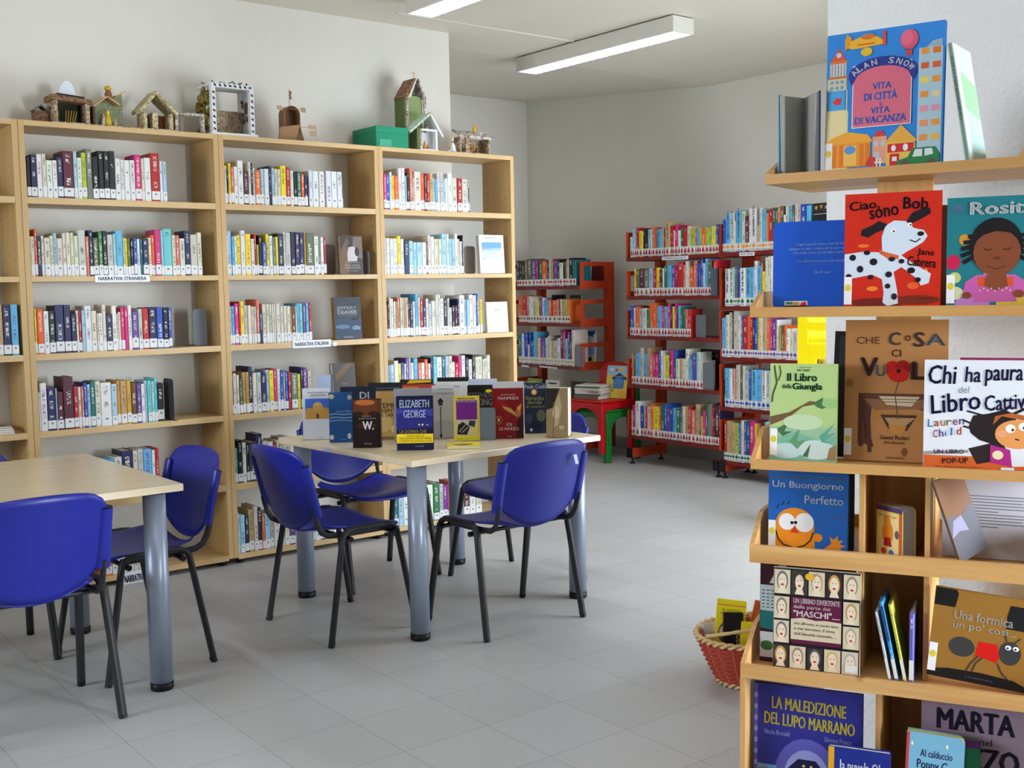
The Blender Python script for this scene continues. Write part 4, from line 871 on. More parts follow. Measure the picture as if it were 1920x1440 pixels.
kid_chair(rc[0], rc[1], rc[2], KR, (186, 14, 18), 'red plastic chair stacked on the green one, carrying a pile of books', .43)
zs_ = rc[2] + .43 + .001
BK_ = [((120, 92, 66), .03, 'lowest book of the pile on the red chair, brown'), ((70, 84, 104), .012, 'blue-grey book second from the bottom of the pile on the red chair'), ((206, 200, 186), .032, 'white book with red spine letters in the pile on the red chair'),
       ((196, 194, 176), .016, 'cream book near the top of the pile on the red chair'), ((90, 92, 92), .014, 'dark grey book under the topmost one, pile on the red chair'), ((214, 212, 196), .01, 'topmost cream book of the pile on the red chair')]
for i, (c, th, l) in enumerate(BK_):
    o = MB().box(-.12, .12, -.085, -.082, 0, th, mat(c, .45)).box(-.12, .12, -.082, .085, 0, .002, mat(c, .45)).box(-.12, .12, -.082, .085, th - .002, th, mat(c, .45)).build('childrens_book')
    MB().box(-.118, .118, -.0815, .083, .0022, th - .0022, PAGES).build('pages', o)
    if i == 2:
        vs, fs = text_pts('SCIENZA', .0, .007, .1, th - .007, 0, .03); MB().add([(x, -.0855, z) for x, z in vs], fs, mat(RD)).build('title', o)
    o.location = (rc[0] - .06 + .006 * (i % 3), rc[1] + .06 - .01 * (i % 2), zs_); o.rotation_euler = (0, 0, -PI / 2 + .25 + .06 * ((i * 7) % 3)); zs_ += th + .0006
    tag(o, l, "children's book", 'pile of books on the red chair')
P = (rc[0] + .07, rc[1] - .085)
cover_book('childrens_book', 'yellow town picture book leaning on the back of the red chair', "children's book", .20, .27, .012, (220, 200, 90), (P[0], P[1], rc[2] + .4315), -PI / 2 + .25, .2, 0,
    [('r', 0, .72, 1, 1, (150, 196, 220)), ('p', [(.35, .3), (.35, .62), (.55, .72), (.85, .62), (.85, .3)], (40, 120, 200)), ('p', [(.25, .62), (.6, .78), (.98, .62), (.95, .56), (.6, .7), (.3, .56)], (44, 40, 96)), ('e', .45, .86, .07, .04, (214, 70, 40)), ('e', .68, .88, .12, .05, (226, 190, 50)), ('e', .22, .88, .1, .04, (226, 230, 236)), ('r', .62, .02, .98, .22, (226, 170, 60)), ('e', .15, .2, .07, .1, (236, 236, 230)), ('p', [(.28, .2), (.38, .2), (.33, .28)], (190, 60, 50)),
     ('t', 'VITA', .45, .54, .75, .58, (226, 220, 110)), ('t', 'DI CITTA', .42, .48, .8, .52, (226, 220, 110)), ('t', 'E VITA', .45, .42, .78, .46, (226, 220, 110)), ('t', 'DI VACANZA', .4, .35, .82, .39, (226, 220, 110)), ('t', 'ALAN SNOW', .38, .645, .85, .69, (230, 226, 214))])
# the corner rack's low shelf
for k, (c, l, x) in enumerate((((206, 206, 200), 'white animal book facing out on the low shelf of the corner rack', 1034), ((120, 140, 80), 'green round-topped book on the low shelf of the corner rack', 995), ((44, 42, 44), 'dark books row end on the low shelf of the corner rack', 1072))):
    a = onx(x, 730, XF + .05)
    cover_book('youth_book', l, "children's book", .17, .2, .02, c, (XF + .05 + .03 * k, a[1], Z_1[3] + .001), -PI / 2 + .1, .08, 0, [('t', 'I grandi', .2, .6, .8, .68, (90, 90, 96)), ('e', .5, .86, .35, .04, (60, 60, 62))] if k == 0 else [('e', .5, .8, .4, .12, (150, 170, 60))] if k == 1 else [], 'books facing out on the racks')

# ------------------------------------------------------------------ picture book display: a pine stand of double-sided trays on a post
O1 = np.array([2.258, 1.493, 0.0])
def frame_of(deg):
    a = math.radians(deg); return np.array([-math.sin(a), -math.cos(a), 0.0]), np.array([-math.cos(a), math.sin(a), 0.0])
EA, NA = frame_of(-18.0)          # the top tray is turned a little on its post
E1, N1_ = frame_of(-28.0)         # the other trays
POST = O1 - .145 * NA
class Fr:
    def __init__(s, e, n): s.e, s.n = e, n; s.rz = math.atan2(e[1], e[0])
    def pt(s, u, w, z): return POST + u * s.e + w * s.n + np.array([0, 0, z])
    def px(s, x, y, w):
        q = onp(x, y, s.pt(0, w, 0), s.n); return float((q - POST) @ s.e), float(q[2])
FA, FB = Fr(EA, NA), Fr(E1, N1_)
STAND = thing('book_display', 'pine display stand of stacked trays full of picture books before the white pillar', 'display stand', tuple(POST), FB.rz)
def L(u, w): return (u, -w)      # local coordinates of the stand: x along the trays, -y towards the reader
TR = [(1450, 327.5, 346, .145, FA), (1417, 576, 594.6, .205, FB), (1418, 860.6, 878.4, .205, FB), (1416, 1020.2, 1052.6, .215, FB), (1399, 1243, 1268, .285, FB)]
TZ = []
for i, (x, yt, yb, w, F) in enumerate(TR):
    u0, zt = F.px(x, yt, w); _, zb = F.px(x, yb, w)
    hl = abs(u0) if i else abs(u0) + .005
    TZ.append((zb, zt, hl, w))
    dr = F.rz - FB.rz
    par = STAND
    wm = BEECH if i < 3 else PINE
    g = bpy.data.objects.new('tray', None)
    hr = hl + (.055 if i else 0)
    m = MB().box(-hl, hr, -w + .0005, w - .0005, zb, zb + .012, wm)
    tr = m.build('tray', STAND); tr.rotation_euler = (0, 0, dr)
    f = MB().box(-hl, hr, -w - .012, -w, zb, zt, wm); f.build('front_lip', tr)
    MB().box(-hl, hr, w, w + .012, zb, zt, wm).build('rear_lip', tr)
    ch = .06 if i > 1 else .035
    for sx in (-1, 1):
        a, b = (hr, hr + .011) if sx > 0 else (-hl - .011, -hl)
        pts = [(-w - .012, zb), (w + .012, zb), (w + .012, zt + .002), (w * .55, zt + ch), (-w * .55, zt + ch), (-w - .012, zt + .002)]
        MB().prism(pts, 0, a, b, wm).build('end_cheek', tr)
    bpy.data.objects.remove(g)
# post above the cabinet part, dividers and back boards below
MB().box(-.062, .062, -.011, .011, TZ[2][1] - .02, TZ[0][0] - .0005, PINEV).build('post', STAND)
dz = [(TZ[3][0] + .0125, TZ[2][0] - .0005, .19), (TZ[4][0] + .0125, TZ[3][0] - .0005, .2), (.10, TZ[4][0] - .0005, .25)]
for k, (za, zb, dw) in enumerate(dz):
    us = (-.0765, .0655) if k < 2 else (-.02, .0655)
    if k == 2: us = (-.03,)
    for u in us: MB().box(u, u + .011, -dw, dw, za, zb, PINEV).build('divider', STAND)
    a, b = (us[0] + .0115, us[-1] - .0005) if k < 2 else (-.018, .06)
    MB().box(a, b, -.012, .012, za, zb, PINEV).build('back_board', STAND)
bz = .10
hl5 = TZ[4][2]; hr5 = hl5 + .055
MB().box(-hl5, hr5, -.33, .33, bz - .02, bz - .0005, PINE).build('bottom_board', STAND)
MB().box(-hl5, hr5, -.342, -.3305, bz - .02, bz + .05, PINE).build('front_lip', STAND)
for sx in (-1, 1):
    a, b = (hr5, hr5 + .012) if sx > 0 else (-hl5 - .012, -hl5)
    MB().box(a, b, -.297, .297, 0, TZ[4][0] - .0005, PINEV).build('side_panel', STAND)

PD = 'picture books on the display stand'
def dbook(i, xl, xr, yt, w, name, label, col, t, art, F=FB, lean=.10, drz=0.0, roll=0.0, h=None, zf=None, wide=None, **kw):
    """xl, xr, yt: left, right and top of the cover in the photograph; w: how far in front of the post it stands"""
    z0 = (TZ[i][0] + .013) if zf is None else zf
    ym = yt + 80
    ua, zt = F.px(xl, yt, w); ub, _ = F.px(xr, yt, w)
    h = h or (zt - z0) / math.cos(lean); wd = wide or (ub - ua); c = F.pt(ua + wd / 2, w, z0)
    return cover_book(name, label, 'picture book', wd, h, t, col, tuple(c), F.rz + drz, lean, roll, art, PD, **kw)
SKY = (44, 132, 214)
win = lambda x, z, c: ('r', x, z, x + .065, z + .042, c)
art = [('r', .79, .1, .985, .83, (176, 204, 216)), ('p', [(.85, .83), (.98, .83), (.98, .88), (.9, .87)], (150, 176, 190))]
for r_, cc in enumerate(((224, 120, 40), (220, 96, 50), (236, 214, 90), (228, 210, 170), (226, 150, 170), (232, 140, 90), (236, 180, 70))):
    for q_ in (0, 1): art.append(win(.81 + q_ * .095, .785 - r_ * .098, cc if (r_ + q_) % 3 else (232, 150, 60)))
art += [('p', [(.0, .02), (.2, .02), (.2, .45), (.0, .45)], (232, 214, 160)), ('r', .02, .46, .17, .6, (70, 160, 214)), ('p', [(0, .45), (.19, .45), (.19, .6), (.18, .6), (.18, .46), (.01, .46), (.01, .6), (0, .6)], (232, 206, 150)), ('r', .01, .6, .18, .69, (214, 196, 150)),
        ('r', .03, .69, .175, .8, (206, 206, 200)), ('r', .01, .685, .19, .7, (190, 110, 60)), ('r', .03, .79, .18, .81, (220, 120, 60)), ('p', [(.04, .81), (.17, .81), (.105, .9)], (220, 80, 44)), ('e', .105, .85, .022, .018, (200, 200, 210)), ('p', [(.06, .52), (.1, .55), (.14, .54), (.13, .5), (.08, .5)], (206, 40, 50))]
for k in range(5): art.append(('r', .045 + k * .027, .7, .053 + k * .027, .785, (130, 130, 150)))
for k in range(3):
    for q_ in range(2): art.append(('e', .05 + k * .045, .62 + q_ * .04, .015, .012, (90, 160, 210)))
art += [('r', .04, .05, .4, .22, (232, 150, 40)), ('p', [(.02, .22), (.42, .22), (.38, .27), (.2, .3), (.05, .26)], (236, 164, 50)), ('r', .17, .06, .28, .2, (236, 190, 90)), ('e', .225, .17, .05, .03, (90, 150, 210))]
for x in (.07, .13, .31, .36): art.append(('r', x, .05, x + .035, .21, (222, 120, 30)))
art += [('r', .42, .06, .54, .25, (226, 160, 130)), ('p', [(.43, .25), (.53, .25), (.5, .29), (.45, .29)], (206, 60, 40)), ('e', .45, .2, .02, .02, (180, 200, 214)), ('e', .51, .2, .02, .02, (180, 200, 214)), ('r', .44, .09, .48, .14, (180, 200, 214)),
        ('r', .54, .03, .78, .2, (226, 190, 90)), ('p', [(.52, .2), (.8, .2), (.66, .32)], (226, 170, 70)), ('r', .55, .13, .77, .19, (206, 40, 40)), ('r', .57, .02, .65, .12, (206, 30, 34)), ('e', .6, .16, .02, .022, (232, 236, 240)), ('e', .7, .16, .022, .025, (232, 236, 240)), ('r', .59, .07, .63, .1, (232, 236, 240)),
        ('r', 0, 0, 1, .035, (226, 214, 180)), ('p', [(.62, .03), (.98, .03), (.98, .1), (.94, .15), (.76, .15), (.72, .09), (.63, .07)], (40, 128, 70)), ('p', [(.76, .09), (.84, .09), (.84, .14), (.78, .14)], (226, 232, 236)), ('p', [(.86, .09), (.93, .1), (.92, .14), (.86, .14)], (226, 232, 236)), ('e', .7, .035, .045, .035, (96, 84, 74)), ('e', .92, .035, .045, .035, (96, 84, 74)),
        ('p', [(.36, .06), (.44, .03), (.46, .1), (.4, .12)], (206, 60, 50)), ('l', [(.46, .03), (.46, .1)], .004, (236, 236, 230)), ('l', [(.49, .03), (.49, .1)], .004, (236, 236, 230)), ('l', [(.44, .07), (.51, .07)], .003, (236, 236, 230)),
        ('p', [(.16, .9), (.16, .96), (.22, .94), (.3, .96), (.44, .95), (.5, .91), (.48, .89), (.3, .88), (.22, .88)], (232, 176, 40)), ('p', [(.16, .87), (.2, .9), (.22, .96), (.17, .99)], (224, 150, 30)), ('e', .35, .85, .05, .03, (226, 186, 50)), ('e', .36, .955, .06, .02, (206, 110, 40)), ('l', [(.5, .88), (.5, .98)], .007, (220, 60, 60)), ('r', .27, .9, .42, .91, (214, 90, 30)),
        ('e', .71, .9, .075, .068, (214, 84, 112)), ('e', .69, .91, .05, .05, (224, 104, 130)), ('r', .685, .79, .735, .825, (206, 60, 50)), ('l', [(.66, .85), (.69, .825)], .002, (120, 90, 90)), ('l', [(.76, .85), (.73, .825)], .002, (120, 90, 90)),
        ('r', .235, .32, .74, .76, (236, 226, 220)), ('r', .242, .326, .733, .754, (214, 104, 124)), ('p', [(.2, .67), (.23, .62)] + [(.49 + .262 * math.cos(PI - k * PI / 12) * .95, .635 + .105 * math.sin(k * PI / 12)) for k in range(2, 11)] + [(.75, .62), (.78, .67)] + [(.49 + .30 * math.cos(k * PI / 12), .68 + .125 * math.sin(k * PI / 12)) for k in range(1, 12)], (36, 48, 138))]
for k, chh in enumerate('ALAN SNOW'):
    if chh == ' ': continue
    th = PI * (.845 - .69 * k / 8); cx, cz = .49 + .275 * math.cos(th), .652 + .122 * math.sin(th)
    art.append(('t', chh, cx - .022, cz - .021, cx + .022, cz + .021, (240, 240, 236), (th - PI / 2) * .8, .03))
BL = (60, 112, 206)
art += [('t', 'VITA', .41, .58, .57, .625, BL, 0, .04), ('t', 'DI CITTÀ', .34, .505, .62, .57, BL, 0, .04), ('t', 'E', .475, .465, .497, .49, BL, 0, .04), ('t', 'VITA', .4, .41, .56, .455, BL, 0, .04), ('t', 'DI VACANZA', .265, .345, .7, .395, BL, 0, .04)]
dbook(0, 1547, 1769, 66, .112, 'picture_book', 'blue picture book VITA DI CITTÀ E VITA DI VACANZA on the top tray', SKY, .014, art, F=FA, lean=.06, spine=(120, 178, 226), sticker=True)
# open board book, thin leaning book
def leaf(name, A, B, h, th, m, par=None): return MB().bar((A[0], A[1], A[2] + h / 2), (B[0], B[1], B[2] + h / 2), th, h, m)
z0 = TZ[0][0] + .0125
ua, _ = FA.px(1466, 250, .12); um, _ = FA.px(1510, 250, .03); ub, _ = FA.px(1532, 250, .12)
t = thing('board_book', 'board book standing open on the top tray, pages edge on', 'picture book', tuple(FA.pt(um, .03, z0)), 0, PD)
og = tuple(FA.pt(um, .03, z0))
hb = .20
for nm, (u_, w_), m_, off in (('cover', (ua - .008, .122), mat((90, 150, 190), .4), -.009), ('cover', (ub + .008, .122), mat((30, 50, 96), .4), .009), ('page_block', (ua, .12), mat((160, 160, 152), .7), 0), ('page_block', (ub, .12), mat((150, 150, 146), .7), 0)):
    leaf(nm, FA.pt(um + off, .03, z0 + (.002 if nm != 'cover' else 0)), FA.pt(u_, w_, z0), hb - (.003 if nm != 'cover' else 0), .0025 if nm == 'cover' else .011, m_).build(nm, t, og)
sp_ = MB(); c_ = FA.pt(um, .028, z0); sp_.tube([(c_[0], c_[1], z0), (c_[0], c_[1], z0 + hb)], .012, mat((40, 60, 90), .5), 10); sp_.build('spine', t, og)
u1, _ = FA.px(1812, 290, .1); zl = z0
hh = .27
art = [('r', 0, .0, 1, .5, (176, 206, 196)), ('p', [(0, .5), (1, .4), (1, .7), (0, .8)], (150, 196, 150)), ('r', 0, 0, .2, 1, (214, 226, 222))]
o = cover_book('picture_book', 'thin pale green picture book leaning against the blue one on the top tray', 'picture book', .15, hh, .011, (196, 214, 204), tuple(FA.pt(u1 + .018, .05, z0 + .004)), FA.rz + 1.15, 0, 0, art, PD, spine=(120, 150, 140))
o.rotation_euler = (Matrix.Rotation(FA.rz, 3, 'Z') @ Matrix.Rotation(-.16, 3, 'Y') @ Matrix.Rotation(1.53, 3, 'Z')).to_euler()
tb = MB(); vs, fs = text_pts('SOLO UN POCHINO', -.09, -.003, .05, .003); tb.add([(-.0758, .0055 + y, .15 - x) for x, y in vs], fs, mat((60, 70, 60))); tb.build('spine_title', o)

# second tray
dbook(1, 1449, 1600, 418, .12, 'board_book', 'thick blue board book with white text lines, second tray', (30, 84, 190), .024,
      [('t', 'Oggi è grande festa a casa di Anna', .3, .72, .92, .755, (170, 190, 226)), ('t', 'vengono in visita i nonni e gli zii con i cuginetti', .2, .67, .99, .705, (170, 190, 226)), ('t', 'Che bello avere una famiglia numerosa', .26, .625, .95, .66, (170, 190, 226)), ('t', 'Una divertente storia sulla famiglia', .3, .53, .92, .565, (170, 190, 226)), ('t', 'Dai 24 mesi', .52, .41, .72, .44, (170, 190, 226)),
       ('r', .15, .0, .44, .1, (226, 230, 232)), ('r', .15, .0, .44, .05, (24, 24, 30)), ('r', .17, .06, .25, .09, (60, 150, 90)), ('r', .25, .055, .34, .085, (230, 160, 60)), ('p', [(.35, .05), (.43, .05), (.42, .095), (.36, .08)], (206, 40, 50)), ('t', 'GRILLO PARL', .17, .012, .42, .035, (230, 230, 230))], r=.016, right=True, lean=.04, pages=mat((150, 196, 206), .7))
dog, ink = (206, 216, 228), (28, 24, 28)
dbook(1, 1583, 1766, 365, .155, 'picture_book', 'red picture book CIAO, SONO BOB with a spotted white dog', (196, 40, 22), .012,
      [('e', .35, .06, .3, .04, (110, 30, 22)), ('e', .75, .08, .25, .04, (120, 40, 22)), ('e', .2, .55, .06, .015, (226, 110, 40)), ('e', .85, .3, .02, .05, (226, 130, 40)), ('e', .3, .18, .06, .02, (230, 130, 40)), ('e', .72, .2, .06, .03, (226, 90, 40)),
       ('p', [(0, .26), (.3, .3), (.4, .26), (.42, .14), (.41, .06), (.46, .03), (.57, .05), (.56, .16), (.52, .32), (.6, .36), (.76, .26), (.8, .2), (.88, .22), (.9, .3), (.84, .33), (.7, .4), (.58, .47), (.4, .49), (.2, .5), (0, .48)], dog),
       ('p', [(.4, .47), (.39, .62), (.43, .72), (.52, .76), (.64, .75), (.72, .69), (.82, .67), (.86, .62), (.82, .57), (.74, .53), (.65, .49), (.58, .45), (.5, .44)], dog), ('p', [(.37, .52), (.4, .5), (.57, .46), (.57, .43), (.46, .435), (.37, .48)], (206, 90, 50)),
       ('p', [(.45, .73), (.36, .76), (.28, .72), (.18, .69), (.17, .64), (.25, .62), (.33, .66), (.4, .68)], ink), ('p', [(.64, .74), (.7, .82), (.8, .85), (.88, .86), (.89, .81), (.78, .76), (.7, .73)], ink),
       ('e', .51, .67, .026, .02, (240, 240, 240)), ('e', .515, .668, .011, .009, ink), ('e', .68, .72, .022, .018, (240, 240, 240)), ('e', .685, .718, .01, .008, ink), ('e', .79, .64, .035, .02, ink), ('l', [(.68, .59), (.74, .57), (.79, .6)], .0025, ink),
       ('e', .09, .45, .035, .027, ink), ('e', .24, .49, .035, .02, ink), ('e', .31, .41, .04, .03, ink), ('e', .17, .35, .035, .03, ink), ('e', .05, .28, .035, .03, ink), ('e', .28, .28, .03, .02, ink), ('e', .47, .3, .035, .026, ink), ('e', .5, .43, .035, .02, ink), ('e', .6, .41, .03, .02, ink), ('e', .7, .33, .04, .026, ink), ('e', .46, .2, .028, .022, ink), ('e', .53, .11, .03, .028, ink), ('e', .77, .25, .03, .02, ink),
       ('t', 'Ciao,', .05, .85, .36, .94, ink, .1, .03), ('t', 'sono', .26, .79, .56, .87, ink, .14, .03), ('t', 'Bob', .61, .85, .86, .95, ink, -.05, .03), ('t', 'Jane', .76, .44, .93, .51, ink, -.12, .02), ('t', 'Cabrera', .66, .36, .95, .44, ink, -.12, .02), ('t', 'nord-sud', .77, .085, .93, .1, (70, 20, 20))], lean=.07, sticker=True, spine=(206, 60, 44))
skin, hair = (126, 68, 42), (26, 22, 24)
art = [('e', .08, .42, .08, .07, (190, 30, 70)), ('e', .1, .14, .1, .06, (206, 206, 160)), ('e', .95, .6, .08, .06, (206, 110, 150)), ('e', .3, .05, .2, .06, (186, 120, 190)), ('e', .82, .05, .25, .1, (206, 176, 60)), ('e', .12, .9, .07, .04, (70, 100, 130)), ('e', .2, .62, .06, .05, (196, 140, 50)), ('e', .5, .3, .08, .05, (190, 120, 180)), ('e', .1, .28, .07, .05, (190, 196, 120)),
       ('p', [(.18, .1), (.22, .24), (.34, .3), (.78, .3), (.9, .24), (.94, .1)], (190, 90, 160)), ('p', [(.36, .28), (.76, .28), (.76, .14), (.36, .14)], (206, 80, 40)), ('p', [(.36, .2), (.76, .2), (.8, .06), (.32, .06)], (186, 90, 150))]
for k in range(16):
    th = PI * (-.12 + 1.24 * k / 15); art.append(('l', [(.56 + .2 * math.cos(th), .55 + .15 * math.sin(th)), (.56 + .4 * math.cos(th), .53 + .24 * math.sin(th) - .03)], .009, hair))
art += [('e', .56, .56, .3, .25, hair), ('p', [(.46, .3), (.68, .3), (.7, .2), (.57, .16), (.44, .2)], skin), ('e', .57, .5, .265, .21, skin), ('p', [(.3, .58), (.36, .72), (.56, .77), (.78, .72), (.84, .58), (.72, .67), (.56, .69), (.42, .66)], hair), ('l', [(.42, .54), (.46, .52), (.51, .53)], .002, hair), ('l', [(.64, .53), (.69, .52), (.73, .54)], .002, hair), ('l', [(.46, .38), (.57, .35), (.68, .38)], .002, (80, 30, 24)), ('e', .57, .45, .05, .014, (104, 52, 34)), ('e', .24, .12, .05, .03, skin), ('e', .82, .13, .06, .035, skin)]
for k in range(9): art.append(('e', .39 + k * .042, .16 + .02 * (k % 2), .008, .006, (230, 220, 210)))
art.append(('t', 'Rosita', .27, .84, .98, .95, (206, 210, 212), 0, .05))
dbook(1, 1776, 1776 + 172, 372, .155, 'picture_book', 'teal picture book ROSITA with a smiling dark-haired child', (34, 116, 124), .014, art, lean=.07, sticker=True, wide=.18)
dbook(1, 1766, 1800, 385, .06, 'picture_book', 'dark brown book edge between CIAO SONO BOB and ROSITA', (90, 46, 34), .02, [], lean=.02, wide=.05)

# third tray
lf = (70, 110, 70)
dbook(2, 1443, 1569, 683, .15, 'picture_book', 'green jungle picture book IL LIBRO DELLA GIUNGLA, third tray', (176, 200, 130), .018,
      [('r', 0, 0, 1, .35, (150, 186, 150)), ('p', [(0, .45), (.3, .5), (.6, .62), (.8, .6), (.5, .56), (.28, .44), (0, .36)], (112, 84, 56)), ('p', [(0, .2), (.4, .3), (.8, .2), (1, .28), (1, 0), (0, 0)], (120, 176, 150)), ('e', .7, .12, .28, .1, (196, 214, 206)), ('e', .25, .1, .25, .08, (186, 210, 206)), ('l', [(.06, .98), (.1, .8), (.04, .68), (.03, .6)], .004, (70, 80, 50)), ('l', [(.14, .98), (.16, .9), (.12, .82)], .003, (70, 80, 50)),
       ('p', [(.65, .6), (.8, .66), (.78, .6), (.9, .57), (.78, .54), (.7, .56)], lf), ('p', [(.75, .26), (.98, .4), (.86, .28), (1, .3), (.84, .22), (.98, .18), (.78, .2)], (90, 160, 140)), ('p', [(.1, .32), (.3, .4), (.22, .3), (.35, .3), (.2, .25)], lf), ('p', [(.3, .2), (.46, .34), (.42, .2), (.55, .22), (.42, .12)], (96, 150, 110)), ('e', .5, .4, .3, .08, (190, 210, 170)), ('e', .9, .6, .12, .05, (150, 190, 120)), ('p', [(.86, .02), (1, .02), (1, .18), (.9, .14)], (150, 120, 80)), ('p', [(.5, .05), (.62, .18), (.58, .04)], lf),
       ('t', 'I capolavori', .4, .955, .62, .97, (60, 80, 60)), ('t', 'WALT DISNEY', .4, .92, .6, .945, (40, 60, 44)), ('t', 'Il Libro', .26, .82, .7, .9, (24, 70, 40), 0, .05), ('t', 'della', .18, .745, .32, .79, (40, 60, 44), 0, .03), ('t', 'Giungla', .34, .715, .78, .8, (24, 70, 40), 0, .05)], lean=.05, sticker=True)
dk = (84, 54, 44)
dbook(2, 1583, 1778, 602, .10, 'picture_book', 'tall kraft-brown picture book CHE COSA CI VUOLE with a red poppy', (176, 124, 74), .012,
      [('p', [(.14, .48), (.98, .48), (.98, .35), (.86, .35), (.28, .44), (.24, .1), (.3, .1), (.2, .12), (.19, .1), (.15, .1)], (96, 58, 46)), ('p', [(.2, .44), (.98, .44), (.98, .38), (.3, .36)], (140, 96, 64)), ('p', [(.14, .48), (.26, .36), (.28, .06), (.24, .06), (.22, .34), (.15, .42)], (84, 50, 42)), ('r', .14, .12, .18, .46, (84, 50, 42)), ('p', [(.28, .36), (.98, .33), (.98, .27), (.3, .3)], (176, 120, 56)), ('p', [(.36, .33), (.72, .33), (.62, .22), (.44, .23)], (70, 50, 40)), ('p', [(.4, .31), (.7, .31), (.6, .25), (.46, .25)], (180, 140, 96)), ('p', [(.44, .26), (.62, .25), (.58, .2), (.46, .2)], (190, 130, 60)),
       ('p', [(.34, .46), (.74, .46), (.66, .39), (.42, .4)], (206, 190, 160)), ('l', [(.36, .44), (.72, .44)], .002, (120, 90, 70)), ('l', [(.38, .42), (.7, .42)], .002, (120, 90, 70)), ('l', [(.53, .56), (.5, .48), (.53, .3)], .0025, (96, 80, 60)),
       ('e', .47, .655, .075, .055, (180, 22, 18)), ('e', .57, .66, .075, .055, (150, 18, 16)), ('e', .53, .61, .1, .05, (196, 30, 20)), ('e', .53, .64, .022, .016, (40, 20, 20)), ('e', .6, .07, .03, .03, (120, 76, 40)), ('e', .05, .55, .04, .03, (150, 90, 50)),
       ('t', 'CHE', .11, .83, .34, .88, dk, 0, .0), ('t', 'C', .43, .82, .54, .91, (90, 84, 76), 0, .05), ('t', 'O', .585, .85, .64, .89, (120, 60, 44), 0, .06), ('t', 'S', .67, .81, .77, .91, (90, 70, 66), 0, .06), ('t', 'A', .79, .82, .97, .9, (100, 104, 116), 0, .05), ('t', 'CI', .46, .74, .55, .79, dk, 0, .02), ('t', 'V', .16, .6, .32, .73, (74, 46, 42), 0, .06), ('t', 'U', .31, .6, .4, .68, (104, 110, 104), 0, .07), ('t', 'L', .66, .58, .8, .7, (74, 46, 42), 0, .09),
       ('t', 'Gianni Rodari', .36, .155, .64, .185, (90, 60, 44)), ('t', 'Silvia Bonanni', .4, .125, .6, .145, (110, 80, 60)), ('t', 'EMME EDIZIONI', .42, .02, .6, .033, (90, 60, 44))], lean=.09, sticker=True)
dbook(2, 1557, 1640, 625, .078, 'picture_book', 'black-edged book leaning behind the brown CHE COSA CI VUOLE', (34, 36, 40), .016, [('r', .1, .1, .96, .96, (52, 54, 60))], lean=.06, roll=.03, wide=.12)
nv = (40, 36, 84)
art = [('r', 0, .0, 1, .13, (206, 96, 40)), ('p', [(0, .13), (.42, .16), (.42, .185), (0, .16)], (150, 146, 150)), ('p', [(.42, .2), (.72, .28), (.8, .14), (.6, .08), (.5, .06)], (44, 34, 36)),
       ('p', [(.42, .4), (.46, .5), (.6, .52), (.74, .56), (.84, .52), (.86, .4), (.8, .28), (.66, .24), (.52, .28), (.44, .34)], (38, 30, 32)), ('l', [(.46, .42), (.36, .46)], .004, (38, 30, 32)), ('l', [(.46, .38), (.37, .4)], .004, (38, 30, 32)), ('l', [(.56, .5), (.4, .54)], .004, (38, 30, 32)), ('l', [(.74, .55), (.8, .6)], .006, (38, 30, 32)), ('l', [(.82, .52), (.92, .57)], .006, (38, 30, 32)),
       ('e', .86, .34, .2, .13, (226, 150, 84)), ('p', [(.64, .42), (.72, .5), (.9, .47), (1, .46), (1, .5), (.8, .53), (.66, .5)], (176, 96, 44)), ('e', .8, .39, .045, .04, (240, 236, 230)), ('e', .93, .41, .06, .04, (240, 236, 230)), ('e', .82, .38, .012, .012, (30, 24, 24)), ('e', .92, .4, .012, .012, (30, 24, 24)), ('l', [(.84, .3), (.88, .29)], .003, (60, 40, 30)), ('e', .72, .34, .05, .03, (232, 160, 120)), ('p', [(.62, .08), (.62, .24), (.8, .2), (.82, .05)], (176, 40, 130)), ('p', [(.82, .05), (.8, .2), (1, .2), (1, .06)], (226, 226, 230)), ('e', .69, .15, .05, .04, (226, 222, 170)), ('r', .72, .0, .84, .04, (230, 230, 236)),
       ('t', 'Chi', .04, .78, .3, .95, nv, 0, .02, .1), ('t', 'ha', .38, .8, .52, .94, nv, 0, .02, .1), ('t', 'paura', .56, .77, .9, .92, nv, .02, .02, .1), ('t', 'del', .32, .7, .42, .76, (140, 140, 160), 0, 0, .1), ('t', 'Libro', .06, .53, .52, .7, nv, .14, .02, .1), ('t', 'Cattivo', .56, .56, 1.0, .7, nv, .1, .02, .1)]
cl = [(60, 150, 206), (206, 80, 60), (220, 160, 60), (120, 150, 70), (190, 80, 130), (120, 90, 160), (80, 150, 190)]
for k, c in enumerate('Lauren'): art.append(('t', c, .04 + k * .058, .385 + k * .006, .085 + k * .058, .435 + k * .006 + (.02 if c == 'L' else 0), cl[k % 7]))
for k, c in enumerate('Child'): art.append(('t', c, .09 + k * .055, .29 + k * .008, .09 + (.042 if c not in 'il' else .014) + k * .055, .34 + k * .008 + (.02 if c in 'Chld' else 0), cl[(k + 4) % 7]))
art += [('t', 'UN LIBRO', .1, .145, .38, .185, (50, 40, 60), .03), ('t', 'POP-UP', .18, .06, .42, .11, (60, 40, 50), .06, .03), ('t', 'Paper engineering di Corina Fletcher', .12, .02, .55, .035, (120, 50, 20))]
dbook(2, 1733, 1940, 677, .185, 'picture_book', 'white picture book CHI HA PAURA DEL LIBRO CATTIVO, third tray', (224, 226, 232), .03, art, lean=.06, spine=(150, 140, 150))
dbook(2, 1800, 1935, 672, .13, 'picture_book', 'magenta-edged book standing behind CHI HA PAURA DEL LIBRO CATTIVO', (150, 50, 90), .014, [], lean=.05)

